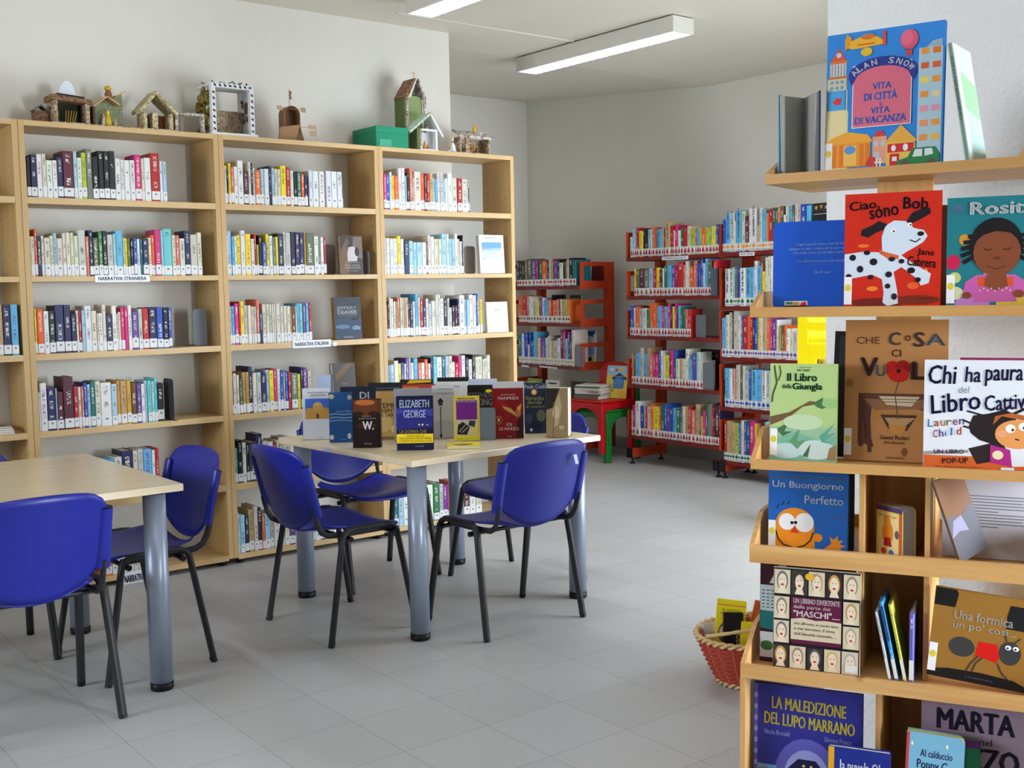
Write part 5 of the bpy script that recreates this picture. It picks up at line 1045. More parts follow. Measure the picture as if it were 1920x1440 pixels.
# fourth tray
og_ = (232, 140, 34)
dbook(3, 1440, 1590, 884, .16, 'picture_book', 'blue picture book UN BUONGIORNO PERFETTO with an orange smiling face', (36, 96, 176), .03,
      [('p', [(.1, .0)] + [(.34 - .24 * math.cos(k * PI / 12), .36 + .18 * math.sin(k * PI / 12)) for k in range(13)] + [(.6, 0)], og_), ('e', .63, .2, .06, .05, og_), ('p', [(.64, .02), (.8, .14), (.78, .22), (.83, .19), (.88, .24), (.88, .18), (.95, .19), (.9, .14), (.98, .12), (.9, .09), (.97, .04), (.84, 0)], og_), ('l', [(.1, .52), (.14, .58)], .002, (30, 30, 40)), ('l', [(.17, .56), (.2, .61)], .002, (30, 30, 40)), ('l', [(.24, .58), (.27, .62)], .002, (30, 30, 40)),
       ('e', .24, .37, .105, .1, (240, 240, 240)), ('e', .46, .37, .12, .115, (240, 240, 240)), ('e', .305, .36, .022, .02, (24, 24, 40)), ('e', .35, .365, .022, .02, (24, 24, 40)), ('p', [(.28, .24), (.4, .24), (.335, .32)], (206, 60, 30)), ('l', [(.1, .26), (.13, .16), (.2, .09), (.34, .06), (.46, .09), (.54, .16), (.575, .26)], .003, (40, 24, 16)),
       ('t', 'Heleen van Rossum + Tijn Snoodijk', .05, .88, .95, .925, (150, 136, 90)), ('t', 'Un Buongiorno', .05, .755, .94, .86, (226, 230, 236)), ('t', 'Perfetto', .46, .6, .94, .7, (226, 230, 236)), ('t', 'colibri', .8, .45, .94, .47, (206, 90, 80))], lean=.06, sticker=True, h=.198)
dbook(3, 1560, 1618, 890, .09, 'picture_book', 'dim grey book standing behind UN BUONGIORNO PERFETTO', (70, 76, 70), .02, [('e', .5, .3, .2, .1, (110, 120, 50))], lean=.02, wide=.05)
z3 = TZ[3][0] + .013
u1, _ = FB.px(1672, 990, .13)
o = cover_book('board_book', 'thick board book with a yellow cover in the narrow middle slot, fourth tray', 'picture book', .085, .125, .04, (226, 206, 90), tuple(FB.pt(u1 - .004, .15, z3)), FB.rz - .75, 0, 0,
    [('r', 0, .9, 1, 1, (70, 60, 110)), ('r', .88, 0, 1, .9, (206, 90, 50)), ('r', .06, .04, .86, .86, (230, 214, 150)), ('e', .45, .5, .22, .22, (222, 140, 40)), ('e', .42, .72, .14, .09, (226, 150, 50)), ('p', [(.3, .25), (.62, .25), (.55, .42), (.32, .4)], (170, 30, 40)), ('e', .8, .5, .08, .08, (90, 90, 110)), ('t', 'Buonanotte papà', .12, .78, .78, .84, (190, 60, 60)), ('e', .3, .15, .1, .06, (206, 60, 60)), ('e', .6, .14, .1, .06, (60, 110, 170))], PD, r=.012, bd=.003, pages=mat((170, 172, 178), .6))
u1, _ = FB.px(1742, 900, .14)
o = cover_book('picture_book', 'thin tan picture book leaning in the fourth tray beside the open page', 'picture book', .12, .19, .006, (112, 78, 56), (0, 0, 0), 0, 0, 0, [('p', [(0, 0), (1, 0), (1, .6), (.5, .5), (0, .55)], (84, 84, 90)), ('p', [(0, .3), (.3, .34), (.6, .3), (.5, .5), (.2, .48)], (128, 122, 146))], PD)
ul, _ = FB.px(1800, 1040, .15); o.location = tuple(FB.pt(ul + .03, .145, z3 + .024))
o.rotation_euler = (Matrix.Rotation(FB.rz, 3, 'Z') @ Matrix.Rotation(-.32, 3, 'Y') @ Matrix.Rotation(1.1, 3, 'Z')).to_euler()
t_ = [('l', [(.2, .72 - k * .035), (.9 - (.3 if k in (5, 10) else .02 * (k % 3)), .715 - k * .035)], .0016, (96, 96, 104)) for k in range(11)]
dbook(3, 1768, 1945, 900, .065, 'picture_book', 'picture book with a white text page facing out, fourth tray', (206, 204, 214), .012, t_, lean=.05, right=True, h=.2)

# fifth tray
pur, cr = (92, 24, 60), (206, 192, 164)
art = [('r', 0, 0, 1, 1, (30, 26, 28))]
def face(x, z, w_, h_, hc, bg=cr, lip=(190, 40, 44)):
    return [('r', x, z, x + w_, z + h_, bg), ('e', x + w_ / 2, z + h_ * .55, w_ * .36, h_ * .4, hc), ('p', [(x + w_ * .2, z + .004), (x + w_ * .8, z + .004), (x + w_ * .65, z + h_ * .3), (x + w_ * .35, z + h_ * .3)], (222, 206, 178)), ('e', x + w_ / 2, z + h_ * .52, w_ * .27, h_ * .32, (226, 208, 182)), ('e', x + w_ / 2, z + h_ * .38, w_ * .1, h_ * .045, lip), ('l', [(x + w_ * .35, z + h_ * .6), (x + w_ * .43, z + h_ * .6)], .0016, (40, 30, 30)), ('l', [(x + w_ * .57, z + h_ * .6), (x + w_ * .65, z + h_ * .6)], .0016, (40, 30, 30))]
for k in range(5): art += face(.01 + k * .2, .74, .185, .24, [(110, 104, 110), (60, 54, 50), (170, 150, 120), (190, 140, 70), (150, 130, 110)][k], [cr, (60, 54, 50), cr, (50, 44, 44), cr][k])
for k in range(5): art += face(.0 + k * .2, .01, .185, .22, [(190, 150, 80), (150, 130, 110), (90, 90, 96), (200, 170, 110), (170, 170, 180)][k], [(60, 54, 50), cr, (50, 46, 46), cr, cr][k])
for k in range(2): art += face(.01, .255 + k * .24, .18, .22, [(110, 110, 116), (130, 120, 110)][k]) + face(.81, .255 + k * .24, .18, .22, [(170, 160, 140), (180, 140, 90)][k])
art += [('r', .21, .26, .79, .72, pur), ('p', [(.21, .3), (.79, .3), (.79, .5), (.6, .51), (.5, .5), (.35, .52), (.21, .5)], cr), ('e', .42, .93, .05, .035, (220, 170, 40)), ('r', .84, .03, .98, .1, (220, 220, 220)),
        ('t', 'UN LIBRINO DIVERTENTE', .24, .66, .77, .71, (230, 220, 214)), ('t', 'dalla parte dei', .24, .6, .66, .645, (230, 220, 214)), ('t', '"MASCHI"....', .24, .53, .77, .59, (236, 228, 220), 0, .03), ('t', 'che affronta, in modo lieve', .25, .445, .76, .475, (50, 30, 34)), ('t', 'e mai intrusivo, il tema', .25, .395, .72, .425, (50, 30, 34)), ("t", "dell'identità sessuale.....", .25, .345, .74, .375, (120, 60, 30))]
dbook(4, 1449, 1613, 1066, .235, 'picture_book', 'square picture book UN LIBRINO DIVERTENTE bordered by drawn faces', cr, .012, art, lean=.06, right=True)
dbook(4, 1424, 1604, 1050, .20, 'picture_book', 'maroon and teal picture book standing behind the drawn-faces book', (60, 24, 36), .014,
      [('r', 0, .5, .35, .78, (190, 200, 206)), ('p', [(0, .34), (.3, .3), (.4, .5), (0, .52)], (30, 110, 110)), ('p', [(.1, .8), (.2, .99), (.28, .99), (.26, .8)], (206, 210, 210)), ('e', .22, .9, .05, .04, (40, 130, 120)), ('e', .3, .24, .08, .05, (170, 20, 50)), ('r', .0, .04, .24, .3, (206, 208, 214)), ('e', .08, .16, .07, .05, (60, 110, 60))] + [('l', [(.02 + .05 * (k % 6), .55 + .035 * (k // 6)), (.05 + .05 * (k % 6), .552 + .035 * (k // 6))], .002, (40, 60, 70)) for k in range(36)], lean=.05, h=.234)
z4 = TZ[4][0] + .013
for (xb, ro, th, c, lb, h_) in ((1668, -.20, .006, (196, 196, 200), 'white-spined thin book leaning in the narrow slot of the fifth tray', .155), (1681, -.20, .008, (40, 140, 206), 'bright blue thin book leaning in the narrow slot of the fifth tray', .18), (1697, -.20, .007, (186, 186, 60), 'yellow-green thin book leaning in the narrow slot of the fifth tray', .175), (1708, -.0, .01, (96, 96, 176), 'violet thin book standing upright in the narrow slot of the fifth tray', .155)):
    ub_, _ = FB.px(xb, 1262, .24)
    o = spine_book('picture_book', th, .13, h_, c, (.045, None, .004)); o.location = tuple(FB.pt(ub_, .235, z4 + .003)); o.rotation_euler = (0, ro, FB.rz + .0)
    o.rotation_euler = (Matrix.Rotation(FB.rz, 3, 'Z') @ Matrix.Rotation(ro, 3, 'Y')).to_euler()
    tag(o, lb, 'picture book', PD)
    if c[2] == 206: o2 = MB().prism([(-.0028, .09 + .0), (.0028, .09), (.0028, .17), (-.0028, .17)], 1, -.0009, -.0006, mat((30, 70, 120))).build('title', o)
gy = (60, 58, 58)
dbook(4, 1738, 1945, 1082, .225, 'picture_book', 'brown picture book UNA FORMICA UN PO COSÌ with a big ant', (150, 106, 44), .014,
      [('p', [(0, .8), (.2, .8), (.22, .95), (.2, 1), (0, 1)], (24, 22, 22)), ('p', [(.68, .66), (1, .66), (1, .92), (.7, .92), (.68, .8)], (28, 28, 32)), ('p', [(0, .08), (.2, .12), (.5, .13), (.8, .11), (1, .02), (1, 0), (0, 0)], (28, 26, 26)), ('e', .3, .38, .12, .11, gy), ('p', [(.43, .3), (.45, .47), (.62, .47), (.65, .34), (.63, .27), (.5, .3)], (206, 24, 20)), ('e', .74, .4, .1, .13, gy), ('e', .72, .46, .028, .026, (236, 236, 236)), ('e', .79, .46, .028, .026, (236, 236, 236)), ('e', .715, .455, .011, .011, (20, 20, 20)), ('e', .785, .455, .011, .011, (20, 20, 20)),
       ('l', [(.46, .31), (.4, .22), (.36, .12)], .003, gy), ('l', [(.5, .3), (.44, .22), (.42, .13)], .003, gy), ('l', [(.64, .27), (.68, .18), (.76, .1)], .003, gy), ('l', [(.7, .52), (.68, .6)], .003, gy), ('l', [(.77, .52), (.82, .58)], .003, gy),
       ('t', 'Una formica', .2, .68, .74, .78, (206, 200, 190), 0, .01), ("t", "un po' così...", .2, .56, .78, .66, (206, 200, 190), 0, .01), ('t', 'KALANDRAKA', .36, .05, .62, .07, (120, 120, 140))], lean=.08, roll=.09, sticker=True, h=.2)

# lower compartments
zl = bz + .001
dbook(4, 1412, 1617, 1284, .255, 'picture_book', 'dark blue picture book LA MALEDIZIONE DEL LUPO MARRANO, lowest shelf', (44, 44, 130), .016,
      [('e', .5, .45, .3, .24, (90, 90, 176)), ('e', .5, .45, .21, .17, (150, 156, 214)), ('p', [(.36, .52), (.42, .56), (.58, .56), (.62, .53), (.67, .48), (.66, .44), (.6, .48), (.56, .44), (.6, .38), (.55, .36), (.5, .4), (.44, .37), (.4, .38), (.45, .44), (.43, .48), (.36, .47), (.33, .45), (.33, .5)], (26, 24, 70)), ('e', .47, .52, .012, .008, (226, 220, 120)), ('e', .54, .52, .012, .008, (226, 220, 120)), ('p', [(0, .4), (.2, .46), (.22, .5), (.04, .5)], (90, 150, 196)), ('e', .1, .44, .09, .04, (120, 110, 90)), ('p', [(.03, .24), (.22, .28), (.2, .36), (.02, .34)], (120, 160, 206)), ('e', .38, .26, .07, .05, (206, 130, 120)), ('p', [(.52, .26), (.62, .26), (.57, .36)], (150, 80, 60)), ('r', 0, 0, .035, 1, (80, 80, 170)),
       ('t', 'LA MALEDIZIONE', .17, .85, .85, .925, (214, 196, 70), -.02, .02), ('t', 'DEL LUPO MARRANO', .1, .75, .93, .825, (214, 196, 70), -.02, .02), ('t', 'Nicola Brunialti', .1, .69, .34, .72, (150, 160, 210)), ('t', 'Simone Frasca', .66, .69, .9, .72, (150, 160, 210))] + [('r', 0, k * .07, .035, k * .07 + .03, (130, 134, 200)) for k in range(14)], lean=.04, zf=zl)
dbook(4, 1551, 1668, 1404, .305, 'picture_book', 'small blue picture book LA NUVOLA OLGA, lowest shelf', (30, 44, 130), .02,
      [('r', 0, 0, .1, 1, (220, 160, 30)), ('t', 'la nuvola Olga', .2, .78, .96, .9, (226, 230, 240)), ('t', 'Ali', .3, .62, .8, .66, (190, 40, 60)), ('e', .55, .35, .3, .16, (226, 230, 236))], lean=.06, zf=zl)
dbook(4, 1727, 1955, 1310, .215, 'picture_book', 'mauve picture book MARTA STA NEL MEZZO, lowest shelf', (160, 140, 164), .016,
      [('e', .7, .35, .3, .16, (130, 122, 130)), ('e', .7, .33, .26, .13, (156, 146, 156)), ('t', 'MARTA', .14, .82, .78, .94, (50, 44, 66), 0, .05), ('t', 'sta nel', .36, .75, .6, .79, (60, 54, 76)), ('t', 'MEZZO', .14, .6, .82, .73, (50, 44, 66), 0, .05)], lean=.05, zf=zl)
dbook(4, 1690, 1800, 1384, .30, 'board_book', 'light blue board book POPPY CAT in front of MARTA, lowest shelf', (120, 176, 206), .03,
      [('r', 0, 0, .05, 1, (200, 60, 60)), ('t', 'Al calduccio', .25, .84, .8, .89, (50, 60, 96)), ('t', 'Poppy C', .2, .74, .72, .82, (40, 50, 90)), ('e', .3, .6, .2, .1, (206, 120, 150)), ('e', .1, .92, .02, .015, (236, 236, 200)), ('e', .7, .93, .02, .015, (236, 236, 200))], lean=.1, roll=.03, r=.015, zf=zl, pages=mat((196, 200, 130), .6))
dbook(4, 1700, 1838, 1382, .262, 'board_book', 'green board book standing behind the light blue POPPY CAT one', (30, 110, 80), .014, [('r', 0, .94, 1, 1, (90, 40, 110))], lean=.1, r=.015, zf=zl, pages=mat((220, 190, 90), .6))

# ------------------------------------------------------------------ red wicker basket of paperbacks on the floor
WK = mat((170, 62, 46), .6); CANE = mat((206, 172, 122), .55)
BC = np.array(onz(1412, 1272, 0)); BC[2] = 0
BK = thing('wicker_basket', 'red wicker basket with a pale cane rim standing on the floor beside the display', 'basket', tuple(BC))
def brad(z): return .115 + .085 * (z / .178) ** .8
wv = MB(); NS = 22
for k in range(17):
    z = .024 + k * .0088
    path = []
    for i in range(NS * 2 + 1):
        th = 2 * PI * i / (NS * 2); rr = brad(z) + (.0042 if (i + k) % 2 else -.0042)
        path.append((rr * 1.12 * math.cos(th), rr * .92 * math.sin(th), z))
    wv.tube(path, .0052, WK, 6, caps=False)
wv.build('weave', BK)
sk = MB()
for i in range(NS):
    th = 2 * PI * (i + .5) / NS; sk.tube([(brad(z) * 1.12 * math.cos(th), brad(z) * .92 * math.sin(th), z) for z in (.012, .06, .11, .174)], .003, CANE, 6)
sk.build('stakes', BK)
for z, nm, tw in ((.178, 'rim', 40), (.012, 'base_ring', 30)):
    r_ = MB()
    for ph in (0, PI):
        r_.tube([((brad(z) + .006 * math.cos(tw * th / 2 + ph)) * 1.12 * math.cos(th), (brad(z) + .006 * math.cos(tw * th / 2 + ph)) * .92 * math.sin(th), z + .007 * math.sin(tw * th / 2 + ph)) for th in [2 * PI * i / 120 for i in range(121)]], .0062, CANE, 6, caps=False)
    r_.build(nm, BK)
MB().lathe([(.001, .006), (.11, .006), (.11, .012), (.001, .012)], (0, 0, 0), CANE, 24).build('base', BK)
h_ = MB()
for ph in (0, PI):      # the handle lies folded along the rim
    pth = []
    for i in range(61):
        th = math.radians(165) + math.radians(178) * i / 60; rr = brad(.178) * .96
        zz_ = .192 + .045 * math.sin(PI * i / 60) * (1 - .3 * i / 60)
        pth.append((rr * 1.12 * math.cos(th) + .004 * math.cos(12 * th + ph), rr * .92 * math.sin(th) * .72 + .004 * math.sin(12 * th + ph), zz_))
    h_.tube(pth, .0058, CANE, 6)
h_.build('handle', BK)
def bbook(px, py, dd, w, h, t, col, label, art, lean, roll, drz, lift=0.0, **kw):
    """px: middle of the cover in the photograph; py: its top; dd: depth from the middle of the basket"""
    N = np.array([_f[0], _f[1], 0]); N = N / np.linalg.norm(N); P = onp(px, py, BC + N * dd, N); z = max(float(P[2]) - h * math.cos(lean) * math.cos(roll) - lift, .02)
    o = cover_book('paperback_novel', label, 'book', w, h, t, col, (P[0], P[1], z), VR + drz, 0, 0, art, 'books in the red basket', **kw)
    o.rotation_euler = (Matrix.Rotation(VR + drz, 3, 'Z') @ Matrix.Rotation(-lean, 3, 'X') @ Matrix.Rotation(roll, 3, 'Y')).to_euler()
    return o
YL = (232, 214, 40)
bbook(1364, 1130, .0, .105, .20, .022, YL, 'yellow paperback with a round animal picture, tallest in the basket',
      [('e', .5, .42, .4, .22, (120, 90, 70)), ('e', .45, .42, .3, .15, (206, 190, 170)), ('e', .6, .46, .16, .1, (90, 80, 90)), ('r', .02, .9, .98, .915, (206, 80, 50)), ('t', 'IL GATTO', .2, .8, .8, .84, (120, 100, 30)), ('t', 'E LA VOLPE', .15, .74, .85, .78, (120, 100, 30))], .14, .1, -.1)
bbook(1374, 1153, -.03, .07, .19, .02, (30, 28, 30), 'black paperback lettered UN PERCHÉ standing in the basket', [('t', 'UN PERCHÉ', .2, .4, 1.3, .52, (206, 186, 120), PI / 2, .02)], .12, .04, .0)
bbook(1345, 1172, .0, .06, .14, .02, (206, 200, 186), 'cream paperback sunk behind the rim of the basket', [], .2, -.1, .2)
bbook(1414, 1133, .06, .07, .17, .02, (214, 110, 50), 'orange paperback in the middle of the basket', [('p', [(.1, .4), (.9, .5), (.8, .9), (.3, .95)], (230, 150, 70)), ('e', .5, .6, .2, .15, (90, 50, 40))], .12, .25, -.1)
bbook(1412, 1148, .0, .05, .17, .016, (196, 26, 30), 'red paperback tilted across the basket', [('t', 'TORI', .55, .7, 1.2, .82, (226, 206, 60), -PI / 2 + PI, .03)], .1, .45, -.1)
bbook(1404, 1170, -.05, .065, .13, .016, YL, 'yellow paperback with a black spine strip, front of the basket', [('r', .6, .15, .75, .8, (40, 40, 36)), ('p', [(.2, .06), (.4, .06), (.3, .2)], (60, 50, 40))], .1, .1, .05)

# ------------------------------------------------------------------ home-made nativity scenes on top of the bookcases
ZB = ZTOP + .0006
class Deco:
    """front plane at depth yf; box(xpx0, ypx0, xpx1, ypx1) measured in the photograph on that plane"""
    def __init__(s, name, label, cat, x, yf, group='handmade nativity pieces on top of the bookcases'):
        p = ony(x, 250, yf); s.yf = yf; s.o = (float(p[0]), yf, ZB); s.t = thing(name, label, cat, s.o, 0, group)
    def X(s, px): return float(ony(px, 240, s.yf)[0])
    def Z(s, px, py): return max(float(ony(px, py, s.yf)[2]), ZB)
    def put(s, mb, nm): return mb.build(nm, s.t, s.o)
def rough(name, c0, c1, scale=60.0):
    t = NT(name); tc = t.n('ShaderNodeTexCoord'); nz = t.n('ShaderNodeTexNoise', _Scale=scale, _Detail=4.0, _Roughness=.8); t.l(tc.outputs['Object'], nz.inputs['Vector'])
    r = t.ramp(nz.outputs['Fac'], [(.42, c0), (.58, c1)]); t.l(r.outputs[0], t.b.inputs['Base Color']); t.b.inputs['Roughness'].default_value = .9
    t.bump(nz.outputs['Fac'], .9, .01); return t.m
CORK = rough('straw_and_cork', (122, 84, 56), (206, 190, 160)); STRAW = rough('glued_straw', (156, 132, 84), (226, 216, 180)); MOSS = rough('dry_moss', (92, 84, 30), (170, 150, 70), 40)
GLIT = rough('green_sand', (120, 132, 98), (176, 182, 146), 150); BARK = rough('bark', (96, 62, 44), (160, 120, 90)); SNOW = rough('white_pebbles', (120, 92, 70), (232, 226, 218), 55); HAY = rough('hay', (150, 118, 84), (206, 190, 164), 70)
GOLD = mat((206, 168, 50), .35, .3); CARD = mat((150, 118, 84), .8); WP = mat((226, 226, 228), .6)
def stall(d, x0, x1, ytop, mw, depth=.09, wt=.012, back=True, floor=True, ysk=None):
    """open-fronted box: floor, two side walls, back"""
    X0, X1 = d.X(x0), d.X(x1); Z1 = d.Z((x0 + x1) / 2, ytop); y = d.yf
    m = MB(); m.box(X0, X0 + wt, y, y + depth, ZB + .008, Z1, mw).box(X1 - wt, X1, y, y + depth, ZB + .008, Z1, mw)
    if back: m.box(X0 + wt, X1 - wt, y + depth - .008, y + depth, ZB + .008, Z1, mw)
    d.put(m, 'walls')
    if floor: d.put(MB().box(X0 - .01, X1 + .01, y - .012, y + depth + .004, ZB, ZB + .0078, mw), 'base')
    return X0, X1, Z1
def gable(d, X0, X1, Z1, Zr, mr, depth=.10, over=.015, th=.008, xr=None, y0=None):
    y = d.yf - .012 if y0 is None else y0; xm = (X0 + X1) / 2 if xr is None else xr
    for xa, sg in ((X0 - over, -1), (X1 + over, 1)):
        d.put(MB().prism([(xa, Z1 - .006), (xm, Zr), (xm, Zr + th * 1.3), (xa + sg * th * .3, Z1 + th - .006)], 1, y, y + depth, mr), 'roof_slope')
def figure(d, x, h, c, hc=(214, 160, 120), y=None, base=ZB + .009):
    y = d.yf + .03 if y is None else y
    m = MB().lathe([(.001, 0), (h * .24, 0), (h * .2, h * .35), (h * .1, h * .68), (.001, h * .7)], (x, y, base), mat(c, .5), 10).blob((x, y, base + h * .82), h * .13, h * .13, h * .17, mat(hc, .5), 8)
    d.put(m, 'figure')
d = Deco('toy_house', 'tiny brown house with a grey roof, first of the row on the bookcases', 'nativity decoration', 78, 5.58)
X0, X1 = d.X(66), d.X(90); d.put(MB().box(X0, X1, d.yf, d.yf + .05, ZB, d.Z(78, 207), BARK), 'walls'); gable(d, X0, X1, d.Z(78, 207), d.Z(78, 199), mat((96, 100, 100), .8), .06, .006, .005)
d = Deco('nativity_stable', 'brown bark stable with a dark opening and a white paper arch on its roof', 'nativity decoration', 136, 5.53)
X0, X1, Z1 = stall(d, 103, 170, 190, CORK, .11, .018)
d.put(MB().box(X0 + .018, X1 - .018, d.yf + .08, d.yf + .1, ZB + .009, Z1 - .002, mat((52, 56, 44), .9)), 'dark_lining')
d.put(MB().prism([(X0 - .01, Z1 + .0005), (X1 + .012, Z1 - .008), (X1 + .012, Z1 + .012), (X0 - .01, Z1 + .026)], 1, d.yf - .015, d.yf + .12, BARK), 'roof')
sl = MB()
for k in range(5): sl.bar((X0 + .02, d.yf + .01 + k * .022, Z1 + .032), (X1 - .02, d.yf + .006 + k * .022, Z1 + .022), .008, .006, mat((44, 46, 44), .8))
d.put(sl, 'roof_slats')
xa, xb, za = d.X(121), d.X(151), Z1 + .034; xm = (xa + xb) / 2; zt = d.Z(136, 149)
pts = [(xa, za)] + [(xa + (xm - xa) * (k / 6) ** 1.8, za + (zt - za) * math.sin(k / 6 * PI / 2)) for k in range(1, 7)] + [(xb - (xb - xm) * (k / 6) ** 1.8, za + (zt - za) * math.sin(k / 6 * PI / 2)) for k in range(5, 0, -1)] + [(xb, za)]
d.put(MB().prism(pts, 1, d.yf + .05, d.yf + .06, mat((222, 228, 236), .6)), 'paper_arch')
st_ = MB()
for k in range(5): st_.bar((d.X(128 + k * 4), d.yf + .03, ZB + .012), (d.X(132 + k * 5), d.yf + .05, ZB + .07), .003, .003, mat((196, 160, 70), .8))
d.put(st_, 'straw')
d = Deco('nativity_house', 'pale green gabled house with a brown jug on its ridge and golden figures', 'nativity decoration', 206, 5.53)
xa, xb, xm = d.X(177), d.X(228), d.X(204); ze, zr = d.Z(178, 199), d.Z(204, 181)
d.put(MB().prism([(xa, ZB + .008), (xb, ZB + .008), (xb, ze + .012), (xm, zr), (xa, ze)], 1, d.yf + .05, d.yf + .06, GLIT), 'back_wall')
d.put(MB().prism([(d.X(221), ZB + .008), (d.X(239), ZB + .008), (d.X(239), d.Z(239, 172)), (d.X(221), d.Z(221, 181))], 1, d.yf + .061, d.yf + .07, GLIT), 'side_panel')
for pa, pb in (((177, 199), (204, 181)), ((204, 181), (227, 197)), ((220, 180), (240, 171))):
    d.put(MB().bar((d.X(pa[0]), d.yf + .035, d.Z(*pa)), (d.X(pb[0]), d.yf + .035, d.Z(*pb)), .075, .006, mat((196, 160, 110), .7)), 'roof_slope')
d.put(MB().box(xa - .002, xa + .008, d.yf, d.yf + .05, ZB + .008, ze - .004, mat((90, 66, 50), .8)), 'side_wall')
d.put(MB().box(xa, d.X(262), d.yf - .012, d.yf + .07, ZB, ZB + .0078, CORK), 'base')
jz = zr + .0005; d.put(MB().lathe([(.001, 0), (.014, .002), (.019, .014), (.013, .028), (.012, .032), (.001, .033)], (d.X(210), d.yf + .03, jz), mat((140, 86, 56), .5), 12), 'jug')
d.put(MB().blob((d.X(209), d.yf + .03, jz + .044), .016, .014, .013, GOLD, 8, .2), 'gold_ornament')
figure(d, d.X(206), .075, (214, 180, 40), (222, 190, 60), d.yf + .02); figure(d, d.X(199), .06, (214, 218, 226), y=d.yf + .03); figure(d, d.X(219), .035, (214, 170, 130), y=d.yf + .018)
d = Deco('nativity_crib', 'straw covered gabled crib with an open doorway', 'nativity decoration', 298, 5.53)
X0, X1, Z1 = stall(d, 271, 325, 212, STRAW, .10, .016)
d.put(MB().box(d.X(287), d.X(297), d.yf, d.yf + .05, ZB + .008, Z1, STRAW), 'front_pillar'); d.put(MB().box(X0 + .017, X1 - .017, d.yf + .07, d.yf + .09, ZB + .009, Z1 - .003, mat((110, 70, 44), .9)), 'brown_lining')
gable(d, X0, X1, Z1, d.Z(295, 179), STRAW, .12, .018, .016, xr=d.X(294))
d = Deco('toy_fence', 'low white and brown gate-shaped frame beside the straw crib', 'nativity decoration', 355, 5.54)
xa, xb, zt = d.X(329.5), d.X(384), d.Z(355, 217)
d.put(MB().box(xa, xa + .014, d.yf, d.yf + .03, ZB + .006, zt, SNOW).box(xb - .014, xb, d.yf, d.yf + .03, ZB + .006, zt, SNOW), 'posts'); d.put(MB().box(xa, xb, d.yf, d.yf + .03, zt + .0003, zt + .014, SNOW), 'beam'); d.put(MB().box(xa - .001, xb - .002, d.yf - .01, d.yf + .05, ZB, ZB + .0058, CORK), 'base')
d = Deco('nativity_box', 'large white frame box edged with dark dots, moss on its side and hay inside', 'nativity decoration', 430, 5.515)
xa, xb, zt = d.X(399), d.X(478), d.Z(438, 158); e = .022; dp = .2
d.put(MB().box(xa - .012, xb + .012, d.yf - .012, d.yf + dp, ZB, ZB + .012, WP), 'base')
d.put(MB().box(xa, xa + e, d.yf, d.yf + .03, ZB + .0125, zt - e, WP).box(xb - e, xb, d.yf, d.yf + .03, ZB + .0125, zt - e, WP).box(xa, xb, d.yf, d.yf + .03, zt - e, zt, WP), 'front_frame')
d.put(MB().box(xa, xb, d.yf + .0305, d.yf + dp - .01, zt - .01, zt, WP), 'roof'); d.put(MB().box(xb - .01, xb, d.yf + .0305, d.yf + dp - .02, ZB + .0125, zt - .0105, WP), 'side_wall')
d.put(MB().box(xa + .01, xa + .04, d.yf + dp - .05, d.yf + dp - .02, ZB + .0125, zt - .0105, WP), 'rear_post'); d.put(MB().box(xa + .03, xb - .012, d.yf + .12, d.yf + .13, ZB + .0125, ZB + .012 + (zt - ZB) * .5, HAY), 'hay_panel')
mo = MB()
for k in range(22): mo.blob((xa - .004 + random.uniform(-.018, .012), d.yf + .05 + random.uniform(-.01, .08), ZB + .03 + (zt - ZB - .06) * k / 21), random.uniform(.01, .018), .02, random.uniform(.014, .024), MOSS, 7, .3)
d.put(mo, 'moss')
hs = MB()
for k in range(14): hs.blob((xb - .018, d.yf + .05 + random.uniform(0, .06), ZB + .08 + (zt - ZB - .14) * random.random()), .004, .012, .012, BARK, 6, .3)
d.put(hs, 'bark_scraps')
INK = mat((36, 40, 62), .5); dt = MB()
def dot_(x, z, a): dt.prism([(x + .0085 * math.cos(t_) * math.cos(a) - .005 * math.sin(t_) * math.sin(a), z + .0085 * math.cos(t_) * math.sin(a) + .005 * math.sin(t_) * math.cos(a)) for t_ in [k * PI / 5 for k in range(10)]], 1, d.yf - .0012, d.yf - .0002, INK)
for k in range(7):
    z = ZB + .03 + (zt - ZB - .06) * k / 6.6; dot_(xa + e / 2, z, -.9 + random.uniform(-.4, .4)); dot_(xb - e / 2, z, -.9 + random.uniform(-.4, .4))
for k in range(8): dot_(xa + .02 + (xb - xa - .04) * k / 7, zt - e / 2, random.uniform(-1.4, .2))
d.put(dt, 'painted_dots')
tw_ = MB()
for k in range(26): x = random.uniform(xa, xb); y = d.yf + random.uniform(.0, .12); tw_.bar((x, y, zt + .001), (x + random.uniform(-.02, .02), y + random.uniform(-.02, .02), zt + .012), .004, .004, INK)
d.put(tw_, 'roof_twigs')
d = Deco('toy_windmill', 'brown cardboard windmill with a small paper flag', 'nativity decoration', 558, 5.58)
xa, xb = d.X(533), d.X(565); z1, z2 = d.Z(545, 233), d.Z(548, 198); r0 = (xb - xa) / 2; cx = (xa + xb) / 2
tun = MB(); n = 12; r1 = r0 * .92
for y0_, y1_ in ((d.yf, d.yf + .07),):
    vs = []
    for y in (y0_, y1_):
        for rr in (r1, r1 - .003):
            vs += [(cx + rr, y, ZB + .045)] + [(cx + rr * math.cos(PI * k / n), y, z2 - r1 + rr * math.sin(PI * k / n)) for k in range(n + 1)] + [(cx - rr, y, ZB + .045)]
    m_ = n + 3; fs = []
    for k in range(m_ - 1):
        fs += [(k, k + 1, m_ + k + 1, m_ + k), (2 * m_ + k, 3 * m_ + k, 3 * m_ + k + 1, 2 * m_ + k + 1), (k, 2 * m_ + k, 2 * m_ + k + 1, k + 1), (m_ + k, m_ + k + 1, 3 * m_ + k + 1, 3 * m_ + k)]
    tun.add(vs, fs, CARD)
d.put(tun, 'body')
